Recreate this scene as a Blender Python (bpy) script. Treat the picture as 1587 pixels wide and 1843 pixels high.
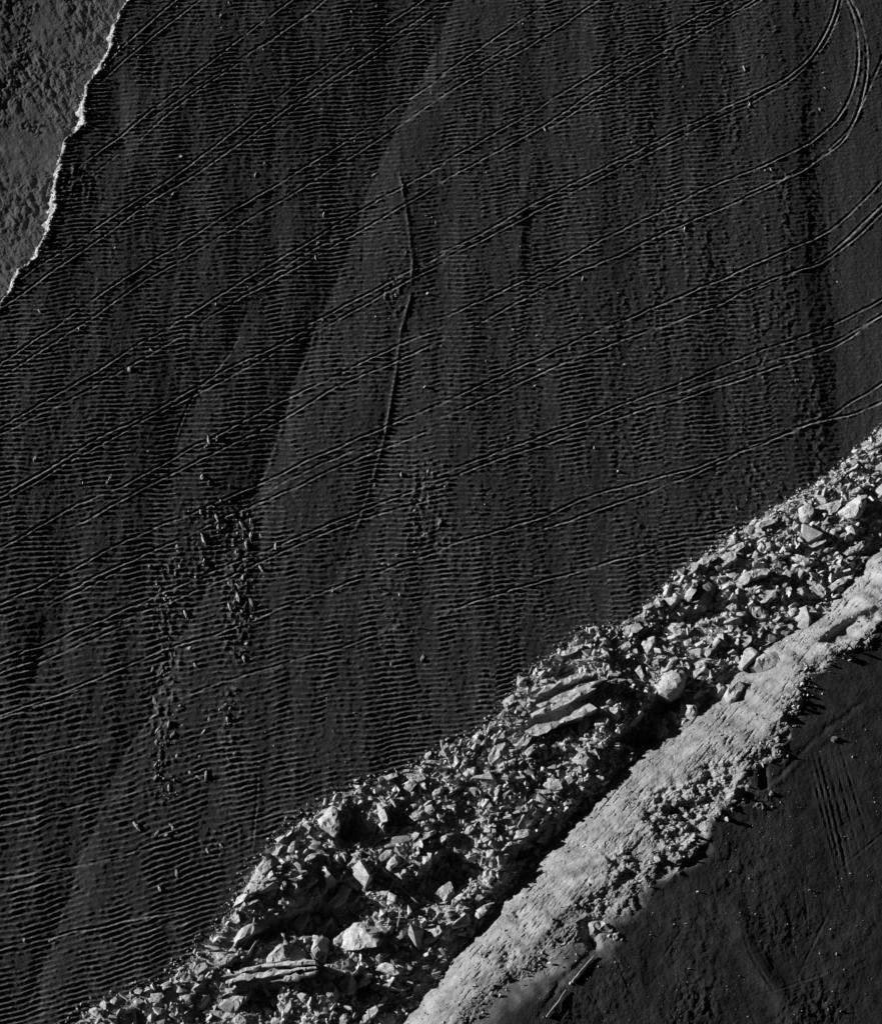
import bpy, bmesh, math, random
import numpy as np
from mathutils import Vector, Matrix, geometry

# ------------------------------------------------------------------ camera, sky, sun
for o in list(bpy.data.objects):
    bpy.data.objects.remove(o)
scene = bpy.context.scene
COL = scene.collection
TILT = math.radians(20.0); DIST = 230.0; FOC = 1.80      # focal length in picture heights
CAM = np.array([0.0, -DIST*math.sin(TILT), DIST*math.cos(TILT)])
cd = bpy.data.cameras.new('camera'); cam = bpy.data.objects.new('camera', cd); COL.objects.link(cam)
cam.location = CAM; cam.rotation_euler = (TILT, 0, 0)
cd.sensor_fit = 'VERTICAL'; cd.sensor_height = 24.0; cd.lens = 24.0*FOC*1.055
cd.clip_start = 1.0; cd.clip_end = 5000.0
scene.camera = cam
scene.render.resolution_x = 881; scene.render.resolution_y = 1024

SUN_EL = math.radians(7.4); SUN_HEAD = math.radians(-18.0)      # the light travels right and a little down the picture
trav = Vector((math.cos(SUN_HEAD)*math.cos(SUN_EL), math.sin(SUN_HEAD)*math.cos(SUN_EL), -math.sin(SUN_EL)))
world = bpy.data.worlds.new('World'); scene.world = world; world.use_nodes = True
nt = world.node_tree; nt.nodes.clear()
sky = nt.nodes.new('ShaderNodeTexSky'); sky.sky_type = 'NISHITA'; sky.sun_disc = False
sky.sun_elevation = SUN_EL; sky.sun_rotation = math.atan2(-trav.x, -trav.y)
sky.air_density = 0.15; sky.dust_density = 0.0; sky.ozone_density = 1.0; sky.altitude = 600
sep = nt.nodes.new('ShaderNodeSeparateColor')                    # black and white film behind a red filter
bg = nt.nodes.new('ShaderNodeBackground'); bg.inputs['Strength'].default_value = 0.05
wo = nt.nodes.new('ShaderNodeOutputWorld')
nt.links.new(sky.outputs[0], sep.inputs[0]); nt.links.new(sep.outputs[0], bg.inputs['Color'])
nt.links.new(bg.outputs[0], wo.inputs['Surface'])
sd = bpy.data.lights.new('sun', 'SUN'); sd.energy = 5.0; sd.angle = math.radians(0.5); sd.color = (1, 1, 1)
sun = bpy.data.objects.new('sun', sd); COL.objects.link(sun)
sun.rotation_euler = trav.to_track_quat('-Z', 'Y').to_euler(); sun.location = (-80, 20, 60)
vs = scene.view_settings
vs.view_transform = 'Standard'; vs.look = 'None'; vs.exposure = 0.9; vs.gamma = 1.0; vs.use_curve_mapping = False

rng = np.random.default_rng(11); random.seed(11)

# ------------------------------------------------------------------ picture points -> places
ct, st = math.cos(TILT), math.sin(TILT)
def P(px, py, z=0.0):
    """point of the photograph -> world point at height z"""
    u = (px-793.5)/1275.0/FOC; v = (920.5-py)/1275.0/FOC
    d = (u, v*ct+st, v*st-ct)
    k = (z-CAM[2])/d[2]
    return (CAM[0]+d[0]*k, CAM[1]+d[1]*k, z)
VIEWS = {'R1': (296, 283, 3.174), 'R2': (790, 283, 3.174), 'R3': (296, 700, 3.174), 'R4': (790, 700, 3.174),
         'R5': (296, 1130, 3.174), 'R6': (790, 1130, 3.174), 'Z1': (330, 1350, 6.348), 'Z2': (500, 1230, 6.348),
         'Z3': (500, 1380, 6.348), 'Z4': (680, 1180, 6.348), 'Z5': (860, 1050, 6.348), 'Z6': (1040, 850, 6.348),
         'Z7': (1000, 1000, 5.472), 'Z8': (720, 1340, 5.668)}
def src(view, pts):
    ox, oy, s = VIEWS[view]
    return [(ox+x/s, oy+y/s) for x, y in pts]
def ground(view, pts, z=0.0):
    sp = src(view, pts); w = np.array([P(x, y, z)[:2] for x, y in sp])
    for e, i0 in ((0, 1), (-1, -2)):                     # lines that leave the picture run on beyond it
        if z == 0 and (sp[e][0] > 1285 or sp[e][0] < 300 or sp[e][1] < 284) and len(w) > 1:
            d = w[e]-w[i0]; q = w[e]+d/np.linalg.norm(d)*14
            w = np.vstack([q, w]) if e == 0 else np.vstack([w, q])
    return w

# ------------------------------------------------------------------ noise
_perm = np.random.default_rng(5).permutation(4096)
_ang = np.random.default_rng(6).random(4096)*2*math.pi
_gx, _gy = np.cos(_ang), np.sin(_ang)
MASK = None                                               # where the large grids need values
def noise(x, y, seed=0):
    if MASK is not None and np.shape(x) == MASK.shape:
        out = np.zeros(MASK.shape); out[MASK] = noise(np.asarray(x)[MASK], np.asarray(y)[MASK], seed); return out
    x = np.asarray(x, dtype=np.float64)+seed*17.31; y = np.asarray(y, dtype=np.float64)-seed*9.77
    xi = np.floor(x).astype(np.int64); yi = np.floor(y).astype(np.int64)
    fx = x-xi; fy = y-yi
    def g(i, j, dx, dy):
        h = _perm[(_perm[i & 4095]+j) & 4095]
        return _gx[h]*dx+_gy[h]*dy
    n00 = g(xi, yi, fx, fy); n10 = g(xi+1, yi, fx-1, fy)
    n01 = g(xi, yi+1, fx, fy-1); n11 = g(xi+1, yi+1, fx-1, fy-1)
    u = fx*fx*fx*(fx*(fx*6-15)+10); v = fy*fy*fy*(fy*(fy*6-15)+10)
    return 1.5*((n00*(1-u)+n10*u)*(1-v)+(n01*(1-u)+n11*u)*v)
def fbm(x, y, seed=0, octaves=4, gain=0.5):
    t = 0; a = 1.0
    for k in range(octaves):
        t = t+a*noise(x*2**k, y*2**k, seed+k*3); a *= gain
    return t
def sstep(e0, e1, x):
    t = np.clip((x-e0)/(e1-e0), 0, 1); return t*t*(3-2*t)

# ------------------------------------------------------------------ edges of the levels, in bank coordinates a (along) and b (across)
TH = math.radians(42.0)
def ab(x, y):
    return x*math.cos(TH)+y*math.sin(TH), x*math.sin(TH)-y*math.cos(TH)
def edge(pts, z):
    w = np.array([P(x, y, z)[:2] for x, y in pts]); a, b = ab(w[:, 0], w[:, 1])
    o = np.argsort(a); a, b = a[o], b[o]
    return np.concatenate([[a[0]-400], a, [a[-1]+400]]), np.concatenate([[b[0]], b, [b[-1]]])
Z_FOOT, Z_TOP = 1.4, 6.6
E_RUB = edge([(1340, 800), (1290, 843), (1262, 872), (1240, 885), (1205, 908), (1172, 928), (1130, 955), (1100, 978), (1075, 995), (1050, 1022), (1030, 1042),
              (1005, 1056), (965, 1062), (940, 1080), (915, 1098), (885, 1128), (865, 1158), (840, 1182), (800, 1200), (765, 1222), (735, 1237), (700, 1246),
              (672, 1256), (645, 1277), (612, 1300), (588, 1328), (568, 1352), (553, 1385), (530, 1418), (498, 1448), (470, 1480), (430, 1490),
              (375, 1515), (340, 1552), (300, 1585)], 0.1)
E_FOOT = edge([(1340, 930), (1290, 985), (1245, 1040), (1180, 1080), (1130, 1122), (1085, 1165), (1040, 1197), (1000, 1232), (950, 1290),
               (905, 1338), (850, 1398), (815, 1440), (785, 1480), (755, 1515), (722, 1560), (690, 1610)], Z_FOOT)
E_LIP = edge([(1340, 1010), (1290, 1072), (1262, 1092), (1240, 1112), (1218, 1145), (1195, 1185), (1172, 1222), (1140, 1258), (1112, 1290), (1095, 1318),
              (1060, 1342), (1030, 1362), (1005, 1392), (970, 1430), (925, 1450), (880, 1478), (848, 1505), (815, 1545), (780, 1600)], Z_TOP-0.3)
SC = np.array([P(x, y, -0.4)[:2] for x, y in
               [(470, 200), (440, 283), (428, 320), (412, 350), (404, 385), (392, 408), (378, 425), (374, 450), (375, 470), (352, 490), (346, 520),
                (340, 545), (341, 570), (330, 600), (318, 628), (300, 640), (285, 670), (262, 700), (225, 740), (180, 800)]])
SC = SC[np.argsort(SC[:, 1])]
LINE_A = np.array([P(x, y)[:2] for x, y in
    [(845, 220), (822, 283), (796, 352), (759, 428), (715, 522), (687, 604), (652, 686), (611, 798), (586, 870), (570, 905), (523, 1002), (485, 1068),
     (447, 1161), (406, 1234), (368, 1335), (343, 1404), (296, 1527), (250, 1640)]])
LINE_A = LINE_A[np.argsort(LINE_A[:, 1])]
LINE_B = np.array([P(x, y)[:2] for x, y in [(744, 520), (747, 534), (754, 575), (760, 625), (757, 668), (746, 706), (740, 757), (728, 826), (715, 876), (699, 927), (668, 999)]])
LINE_B = LINE_B[np.argsort(LINE_B[:, 1])]

# ------------------------------------------------------------------ wheel ruts (view, points, depth)
RUTS = [
 ('R1', [(720,0),(670,50),(430,260),(290,400)], 1), ('R1', [(830,0),(600,180),(370,370),(290,450)], .9),
 ('R1', [(1170,0),(1000,130),(830,260),(640,410),(480,550),(220,750)], 1.2), ('R1', [(1280,0),(1050,190),(880,310),(720,420),(540,560),(455,640)], .8),
 ('R1', [(1100,150),(840,330),(480,570)], .6), ('R1', [(370,700),(270,780)], .6),
 ('R1', [(1587,50),(1250,280),(930,500),(760,640),(560,790),(390,900),(150,1070),(0,1170),(-200,1300)], 1.3),
 ('R1', [(1587,110),(1300,310),(1050,480),(850,630),(640,780),(540,840),(330,990),(170,1110),(0,1230),(-200,1360)], 1),
 ('R1', [(1587,140),(1340,310),(1080,480),(860,650)], .6),
 ('R1', [(1587,385),(1450,480),(1180,660),(950,810),(790,900),(600,1030),(430,1130),(150,1333),(0,1437),(-200,1560)], 1.2),
 ('R1', [(1587,460),(1400,590),(1180,730),(980,860),(760,990),(600,1090),(400,1210),(240,1333),(0,1490),(-200,1620)], .9),
 ('R1', [(1587,720),(1440,800),(1290,880),(1150,970),(900,1120),(760,1210),(560,1333)], 1.1),
 ('R1', [(1587,780),(1440,870),(1200,1010),(1010,1120),(870,1200),(700,1300),(655,1333)], .9),
 ('R1', [(1190,990),(1060,1060),(960,1130),(860,1190)], .7),
 ('R1', [(1587,1055),(1480,1110),(1330,1190),(1050,1333)], 1.2), ('R1', [(1587,1090),(1480,1140),(1300,1240),(1120,1340)], 1),
 ('R2', [(0,50),(80,0),(180,-70)], 1), ('R2', [(0,100),(60,60),(200,0),(300,-60)], .8), ('R2', [(0,140),(70,80),(140,20)], .6),
 ('R2', [(0,390),(100,320),(240,225),(400,120),(500,70),(600,0),(700,-60)], 1.3), ('R2', [(0,470),(200,350),(400,240),(560,130),(700,40),(760,0),(860,-60)], 1.1),
 ('R2', [(0,440),(150,345),(260,280),(380,215)], .6),
 ('R2', [(0,720),(200,610),(400,490),(600,370),(820,240),(1000,150),(1150,75),(1230,0),(1300,-70)], 1.2),
 ('R2', [(0,790),(200,680),(420,560),(600,430),(800,320),(1000,200),(1200,100),(1290,10),(1340,-60)], 1),
 ('R2', [(420,580),(600,460),(800,345),(1040,195),(1240,85),(1340,0),(1390,-60)], .8),
 ('R2', [(0,1055),(240,940),(400,840),(650,720),(800,640),(1000,540),(1200,450),(1330,380),(1430,270),(1490,130),(1503,0),(1500,-80)], 1.1),
 ('R2', [(0,1085),(250,960),(420,865),(650,745),(810,665),(1010,565),(1250,450),(1380,355),(1470,230),(1510,100),(1520,0)], .9),
 ('R2', [(0,1300),(200,1210),(400,1120),(600,1010),(800,910),(1000,810),(1150,750),(1300,690),(1450,600),(1540,480),(1575,330),(1560,180),(1510,70)], 1.1),
 ('R2', [(130,1333),(300,1230),(500,1130),(700,1050),(850,970),(1000,910),(1200,820),(1350,750),(1500,650),(1560,560),(1600,420),(1605,300),(1580,180),(1530,90)], 1),
 ('R2', [(1100,850),(1300,765),(1450,680),(1540,590),(1590,480)], .6),
 ('R2', [(630,1333),(720,1290),(900,1220),(1100,1130),(1300,1040),(1450,980),(1587,860),(1680,760)], 1.1),
 ('R2', [(820,1333),(1000,1270),(1150,1190),(1300,1130),(1450,1080),(1587,970),(1680,880)], 1),
 ('R2', [(1100,1220),(1300,1140),(1460,1060),(1587,940)], .6),
 ('R3', [(570,10),(400,105),(220,230),(0,350),(-180,450)], 1), ('R3', [(655,15),(500,110),(280,240),(100,335),(0,385)], .7),
 ('R3', [(1090,0),(960,80),(800,150),(640,250),(480,340),(330,410),(150,520),(0,610),(-180,710)], 1.1),
 ('R3', [(1120,10),(900,130),(780,200),(600,290),(430,380),(160,535),(0,630),(-180,730)], .9),
 ('R3', [(1587,0),(1400,80),(1200,180),(1000,270),(850,350),(750,410),(600,480),(440,580),(170,700),(0,800),(-180,890)], 1.2),
 ('R3', [(1587,50),(1400,140),(1150,240),(1060,310),(850,420),(660,510),(430,630),(200,760)], 1),
 ('R3', [(1587,290),(1370,380),(1100,490),(900,590),(680,690),(500,760),(300,860),(100,960),(0,1010),(-180,1090)], 1.1),
 ('R3', [(1587,370),(1300,480),(1000,620),(800,700),(600,800),(420,880),(280,940),(100,1040)], .9),
 ('R3', [(1300,450),(1100,530),(940,610)], .6), ('R3', [(420,900),(250,980),(110,1050)], .7),
 ('R3', [(1587,575),(1450,630),(1280,690),(1000,810),(800,890),(600,970),(400,1060),(200,1150),(0,1230),(-180,1300)], 1),
 ('R3', [(1587,640),(1280,720),(1000,835),(830,920),(540,1040),(300,1140),(0,1270)], .8),
 ('R3', [(1587,840),(1400,900),(1150,990),(920,1080),(760,1150),(540,1210),(400,1270),(180,1365),(0,1430)], .9),
 ('R3', [(1400,1130),(1250,1190),(1000,1260),(840,1310),(600,1390)], .6), ('R3', [(500,1080),(250,1180),(20,1290)], .6),
 ('R3', [(820,50),(760,150),(640,270),(570,460)], .6),
 ('R4', [(0,300),(200,200),(400,110),(640,0)], 1), ('R4', [(0,350),(200,260),(400,170),(600,90),(830,0)], .9),
 ('R4', [(0,560),(200,480),(450,390),(700,290),(950,200),(1180,100),(1400,30),(1587,-60),(1680,-110)], 1),
 ('R4', [(0,600),(180,510),(440,430),(740,320),(900,280),(1030,230),(1200,180),(1380,110),(1500,70),(1587,10),(1680,-50)], .9),
 ('R4', [(850,265),(1010,215),(1250,130),(1470,65),(1587,0)], .6),
 ('R4', [(0,840),(250,760),(430,700),(600,620),(820,570),(1000,520),(1190,445),(1300,400),(1480,330),(1587,260),(1690,200)], 1),
 ('R4', [(300,790),(600,690),(830,605),(900,580),(1100,490),(1200,445),(1350,385),(1450,350),(1587,320),(1690,270)], .9),
 ('R4', [(0,1080),(120,1040),(300,980),(480,930),(700,870),(880,820),(1000,780),(1170,740),(1300,700)], .9),
 ('R4', [(640,950),(760,920),(920,890)], .5),
 ('R5', [(-120,520),(0,490),(180,440),(400,390),(560,350)], .8), ('R5', [(-120,720),(0,690),(220,660),(480,590),(620,560)], .8),
 ('R5', [(-120,980),(0,950),(230,900),(480,850),(640,820)], .9), ('R5', [(0,270),(160,220),(330,180)], .6), ('R5', [(-60,760),(100,720),(220,690)], .5),
 ('R5', [(890,260),(890,400),(870,600)], .6), ('R5', [(890,480),(1030,450),(1120,430)], .8), ('R5', [(830,560),(1000,530)], .5),
 ('R5', [(0,80),(240,0)], .7), ('R5', [(40,1210),(170,1185)], .6), ('R5', [(480,900),(620,870)], .5)]
TERRACE_RUTS = [
 ('R6', [(1385,240),(1440,460),(1490,650),(1530,800)], .9), ('R6', [(1405,240),(1460,460),(1512,700)], 1), ('R6', [(1425,235),(1480,460),(1540,720)], 1.1),
 ('R6', [(1450,230),(1505,460),(1560,690)], .8), ('R6', [(1475,220),(1530,440),(1587,650)], .8), ('R6', [(1500,200),(1560,400),(1610,560)], 1),
 ('R6', [(1200,880),(1330,870),(1400,868)], .5), ('R6', [(900,900),(1060,880)], .4), ('R6', [(1010,690),(1060,860)], .5),
 ('R6', [(1130,860),(1160,980),(1210,1060),(1290,1180)], .6), ('R6', [(800,730),(780,800),(740,840)], .5),
 ('R6', [(410,1220),(440,1270),(500,1330)], .4), ('R6', [(280,1170),(210,1240),(150,1330)], .8), ('R6', [(1380,690),(1360,740)], .5)]

# ------------------------------------------------------------------ the height field
def axis(lo, hi, step, far):
    c = np.arange(lo, hi, step); out = []; s = step; p = hi
    while p < far:
        out.append(p); s *= 1.5; p += s
    neg = []; s = step; p = lo-step
    while p > -far:
        neg.append(p); s *= 1.5; p -= s
    return np.concatenate([neg[::-1], c, out])
xs = axis(-64.5, 64.5, 0.155, 600.0); ys = axis(-65.0, 79.0, 0.108, 600.0)
X, Y = np.meshgrid(xs, ys)
A, B = ab(X, Y)

def polydist_stamp(H, pts, fn, reach):
    """apply fn(signed distance, along) near a polyline"""
    t0 = 0.0
    D = {}
    for (x0, y0), (x1, y1) in zip(pts[:-1], pts[1:]):
        i0, i1 = np.searchsorted(xs, [min(x0, x1)-reach, max(x0, x1)+reach]); j0, j1 = np.searchsorted(ys, [min(y0, y1)-reach, max(y0, y1)+reach])
        L = math.hypot(x1-x0, y1-y0)
        if i1 <= i0 or j1 <= j0 or L < 1e-6: t0 += L; continue
        xx = X[j0:j1, i0:i1]; yy = Y[j0:j1, i0:i1]
        t = np.clip(((xx-x0)*(x1-x0)+(yy-y0)*(y1-y0))/L**2, 0, 1)
        dx = xx-(x0+t*(x1-x0)); dy = yy-(y0+t*(y1-y0))
        s = ((x1-x0)*dy-(y1-y0)*dx)/L
        d = np.hypot(dx, dy)*np.where(s < 0, -1, 1)
        sub = DIST_BUF[j0:j1, i0:i1]; al = ALONG_BUF[j0:j1, i0:i1]
        m = np.abs(d) < np.abs(sub)
        sub[m] = d[m]; al[m] = (t0+t*L)[m]
        D[(j0, j1, i0, i1)] = 1
        t0 += L
    for k in D:
        j0, j1, i0, i1 = k
        sub = DIST_BUF[j0:j1, i0:i1]; al = ALONG_BUF[j0:j1, i0:i1]
        m = np.abs(sub) < reach
        H[j0:j1, i0:i1][m] += fn(sub[m], al[m], t0)
        sub[:] = 1e6
def smooth_line(pts, wob=0.05, seed=0):
    p = np.asarray(pts, float)
    if p[0, 0] > p[-1, 0]: p = p[::-1]
    for _ in range(2):                                   # corner cutting
        q = [p[0]]
        for k in range(len(p)-1):
            q += [p[k]*.75+p[k+1]*.25, p[k]*.25+p[k+1]*.75]
        p = np.array(q+[p[-1]])
    p[:, 1] += wob*noise(p[:, 0]*.35, p[:, 0]*0+seed*3.3, seed)
    return p
DIST_BUF = np.full(X.shape, 1e6); ALONG_BUF = np.zeros(X.shape)

xA = np.interp(Y, LINE_A[:, 1], LINE_A[:, 0]) + .35*noise(Y*.3, Y*0+.5, 3) + .12*noise(Y*1.6, Y*0+.5, 4)
dA = X-xA
sc_x = np.interp(Y, SC[:, 1], SC[:, 0]) + .25*noise(Y*.7, Y*0+.3, 8) + .18*noise(Y*2.2, Y*0+.3, 9) + .1*noise(Y*5, X*2.0, 10)
dS = X-sc_x                                              # >0 : on the dark plain

# --- dark plain
MASK = (B < np.interp(A, *E_RUB)+2.5) & (dS > -1.6)
big = 0.13*noise(X/9, Y/30, 20) + 0.035*noise(X/3.2, Y/22, 21)
streak = 0.016*noise(X/1.6, Y/15, 22) + 0.010*noise(X/.8, Y/7, 23)
ampA = np.interp(Y, [-70, -40, -10, 10, 30, 50, 80], [.6, .75, .45, .34, .38, .50, .50])
left_k = sstep(-25, 12, Y)
fault = np.where(dA > 0, -ampA*.42*np.exp(-np.abs(dA)/2.6), -ampA*.42*np.exp(-np.abs(dA)/10.0)) + np.where(dA < 0, .030*left_k*np.minimum(np.abs(dA), 45), 0)
fault += .05*np.exp(-((dA-.25)/.22)**2)*(.4+noise(Y*.7, Y*0, 6))
def crease(pts, amp, lr, ll, seed):
    w = np.array([P(x, y)[:2] for x, y in pts]); w = w[np.argsort(w[:, 1])]
    d = X-np.interp(Y, w[:, 1], w[:, 0])-.25*noise(Y*.4, Y*0+.5, seed)-.08*noise(Y*1.7, Y*0+.5, seed+1)
    k_ = sstep(w[0, 1], w[0, 1]+5, Y)*sstep(w[-1, 1], w[-1, 1]-5, Y)
    return -amp*k_*np.where(d > 0, np.exp(-np.abs(d)/lr), np.exp(-np.abs(d)/ll))
fault = fault+crease([(735, 790), (715, 876), (699, 927), (668, 1000), (640, 1060)], .16, 4.0, 3.0, 131)
fault = fault+crease([(575, 655), (553, 710), (517, 765), (497, 800), (476, 860), (455, 910)], .12, 3.0, 2.5, 133)
fault = fault+crease([(640, 690), (628, 735), (596, 830), (575, 905), (545, 960)], .09, 2.5, 2.0, 135)
fault = fault+crease([(420, 400), (415, 470), (425, 530)], .2, 2.0, 2.0, 137)
fault = fault+crease([(905, 480), (890, 560), (880, 660)], -.14, 2.0, 3.0, 139)
fault = fault+crease([(330, 1020), (320, 1090), (300, 1150)], .25, 6.0, 2.0, 141)
xB1 = P(1258, 600)[0]
band = -0.17*sstep(xB1-4.2, xB1-.6, X+.3*noise(Y/12, X*0, 31)) + .34*sstep(xB1-.2, xB1+9, X)
m = 0.07+0.20*sstep(0, -55, Y)*sstep(30, -40, X) + .03*sstep(10, 60, Y)
ph = (Y-m*X)*(2*math.pi/0.62) + 3.2*noise(X/4.5, Y/16, 40) + 1.7*noise(X/2.4, Y/3.0, 41) + 1.3*sstep(-25, 15, X)*np.sin(91.7*np.floor((X+2.6*noise(X/7, Y/40, 48)+1.3*noise(Y/9, X*0, 46)+.3*noise(Y/1.5, X*0, 47))/2.9)) + .6*noise(X/.7, Y/1.0, 42)
ripamp = np.clip(.80 + .50*noise(X/2.6, Y/9, 43) + .55*noise(X/1.4, Y/1.6, 44)+.45*noise(X/9, Y/9, 45), .08, 1.6)
ripamp *= .30+.70*sstep(xB1+1, xB1-16, X)                # smoother towards the right
ripamp *= .95+.1*sstep(20, -20, Y)
rip = np.sin(ph) - .40*np.sin(2*ph)
rough = fbm(X/.75, Y/.85, 50, 3, .6)
colr = sstep(.05, .45, noise(X/2.0, Y/13, 55)+.25*noise(X/.8, Y/4, 56)) * sstep(xB1-40, xB1-15, X) * sstep(xB1+1, xB1-5, X)   # columns of crumbs
plain = big+streak+fault+band + .045*ripamp*rip + (.026+.045*colr)*rough + .018*noise(X/.36, Y/.28, 57) + .05*np.clip(noise(X/.7, Y/1.0, 58)-.42, 0, 1)*(1+1.2*noise(X/8, Y/10, 59))
# lumpy trails of clods
def trail(px, py0, py1, wpx, amp, seed):
    a0 = P(px, py0); a1 = P(px, py1); cx = (a0[0]+a1[0])/2; w = wpx*.1
    k = np.exp(-((X-cx-.5*noise(Y/4, X*0, seed))/w)**2)*sstep(a1[1]-1, a1[1]+1, Y)*sstep(a0[1]+1, a0[1]-1, Y)
    return amp*k*np.clip(fbm(X/.55, Y/1.0, seed+1, 2)+.05, -.1, 1)
plain += trail(365, 515, 560, 22, .16, 78)
plain += trail(468, 975, 1265, 14, .17, 61)+trail(556, 915, 1100, 16, .18, 63)+trail(515, 905, 1010, 30, .10, 65)+trail(775, 860, 965, 22, .12, 67)
plain += trail(545, 1120, 1215, 14, .10, 69)+trail(735, 980, 1100, 18, .06, 71)+trail(1165, 860, 930, 18, .09, 73)+trail(740, 640, 690, 12, .1, 75)+trail(530, 1290, 1330, 30, .06, 77)
def rut(depth, w, side=1.0):
    def f(d, al, L):
        n = np.clip(.7+.6*noise(al*.9, al*0+depth*7, 12)+.8*noise(al*.13, al*0+depth*31, 13), .1, 1.6); fade = np.clip(al/3, .3, 1)*np.clip((L-al)/3, .3, 1)
        n = n*fade
        return depth*n*(-np.exp(-(np.abs(d)/w)**3) + .60*np.exp(-((d+w*1.6)/(w*.8))**2) + .25*np.exp(-((d-w*1.7)/(w*.8))**2))
    return f
RUT_LIGHT = np.zeros(X.shape, np.float32)                     # sunlit rut edges painted paler into the soil, stronger on the lower right
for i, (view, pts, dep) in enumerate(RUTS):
    polydist_stamp(RUT_LIGHT, smooth_line(ground(view, pts), .22, i), lambda d, al, L: (1.05*np.exp(-((d+.2)/.13)**2)+.4*np.exp(-((d-.22)/.12)**2))*np.clip(.5+.9*noise(al*1.7, al*0+i, 14)+.8*noise(al*.2, al*0+i, 16), 0, 1.3), .9)
    polydist_stamp(plain, smooth_line(ground(view, pts), .22, i), rut(.115*dep, .135), 1.0)
# small ridge line B: lit left side
polydist_stamp(plain, LINE_B[::-1], lambda d, al, L: .11*np.exp(-(d/.17)**2)*np.clip(.75+.8*noise(al*.6, al*0, 15), 0, 1.3)*np.clip((L-al)/12, 0, 1), 1.2)

MASK = dS < .6
# --- lower ground at the upper left, and the scarp
lowg = -1.7 + .09*(X-sc_x)*sstep(-40, 0, X-sc_x) + .15*np.clip(.75+.9*noise(X/6, Y/9, 82), .35, 1.3)*fbm((X+.5*Y)/1.2, (Y-.3*X)/1.9, 80, 4, .62) + .10*noise(X/4, Y/5, 84) + .16*sstep(.2, .7, noise(X/2.5, Y/3, 85))*fbm(X/.5, Y/.5, 86, 2)
scw = .45+1.3*np.clip(.45+.9*noise(Y/2.2, X*0+.7, 89)+.4*noise(Y/.8, X*0+.2, 79), 0, 1.6)
k = sstep(-1, .05, dS/scw)
berm = .10*np.exp(-((dS-.15)/.35)**2)
Hf = lowg*(1-k) + (plain+berm)*k + .22*k*(1-k)*4*noise(X/.5, Y/.6, 88)

# --- rubble bed, bank, upper terrace
MASK = B > np.interp(A, *E_RUB)-2.5
wob = lambda s, l, amp: amp*noise(A/l, A*0+s, s)
bR = np.interp(A, *E_RUB)+wob(90, 1.5, .35); bF = np.interp(A, *E_FOOT)+wob(91, 2.5, .25)
bL = np.interp(A, *E_LIP)+wob(92, 4.0, 1.5)*sstep(-38, -22, A)+wob(93, 1.2, .7)*sstep(-38, -22, A)
t1 = (B-bR)/np.maximum(bF-bR, 1.0)
_fp = [(690,1610,.2),(760,1510,.2),(800,1450,.3),(830,1420,.7),(850,1395,1.0),(905,1338,1.3),(950,1290,1.4),(1000,1232,1.2),(1040,1197,1.2),(1070,1175,.5),(1130,1122,.1),(1290,985,0)]
_fa = sorted([(ab(*P(x, y, Z_FOOT)[:2])[0], d_) for x, y, d_ in _fp])
drop = np.interp(A, [q[0] for q in _fa], [q[1] for q in _fa])
mound = 1.9*np.clip(t1/.85, 0, 1)**.85 - .65*drop*sstep(.84, .99, t1)
mound = mound + sstep(0, .15, t1)*sstep(1.02, .9, t1)*(.55*noise(X/5, Y/4.5, 100)+.35*noise(X/2.2, Y/2.0, 101)+.15*fbm(X/.8, Y/.7, 102, 2))
for px, py, r, h in [(640, 1395, 2.3, -1.5), (600, 1405, 1.6, -.8), (690, 1400, 2.0, -1.2), (665, 1355, 1.4, -.8), (785, 1365, 2.6, -1.3), (750, 1372, 1.8, -.8), (885, 1320, 1.8, -.8),
                     (1033, 1190, 2.0, -1.6), (1060, 1160, 1.8, -1.0), (920, 1300, 2.2, -.9), (955, 1265, 1.8, -.8), (1062, 1052, 2.4, -1.0), (1100, 1013, 1.7, -1.1), (955, 1172, 2.0, -.8),
                     (580, 1490, 1.7, -.8), (700, 1490, 1.3, -.6), (505, 1510, 1.2, -.6), (685, 1300, 1.4, -.6), (745, 1290, 1.5, -.5), (935, 1102, 1.8, -.7), (1280, 1050, 1.5, -.4),
                     (575, 1370, 2.5, .9), (600, 1345, 2.5, .7), (660, 1290, 2.0, .7), (990, 1170, 1.8, .8), (1045, 1030, 1.8, .8), (760, 1335, 2.0, .5), (1200, 940, 4.0, .8), (1270, 930, 4.0, 1.0)]:
    q = P(px, py, 1.4); mound += h*np.exp(-((X-q[0])**2+(Y-q[1])**2)/r**2)
t2 = (B-bF)/np.maximum(bL-bF, 1.0)
def inside(pts, poly):
    x, y = pts[:, 0], pts[:, 1]; c = np.zeros(len(x), bool); n = len(poly)
    for i in range(n):
        (x0, y0), (x1, y1) = poly[i], poly[i-1]
        k_ = ((y0 > y) != (y1 > y)); c ^= k_ & (x < (x1-x0)*(y-y0)/((y1-y0) if y1 != y0 else 1e-9)+x0)
    return c
VOIDS = []                                               # hollows between the rocks
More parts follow.
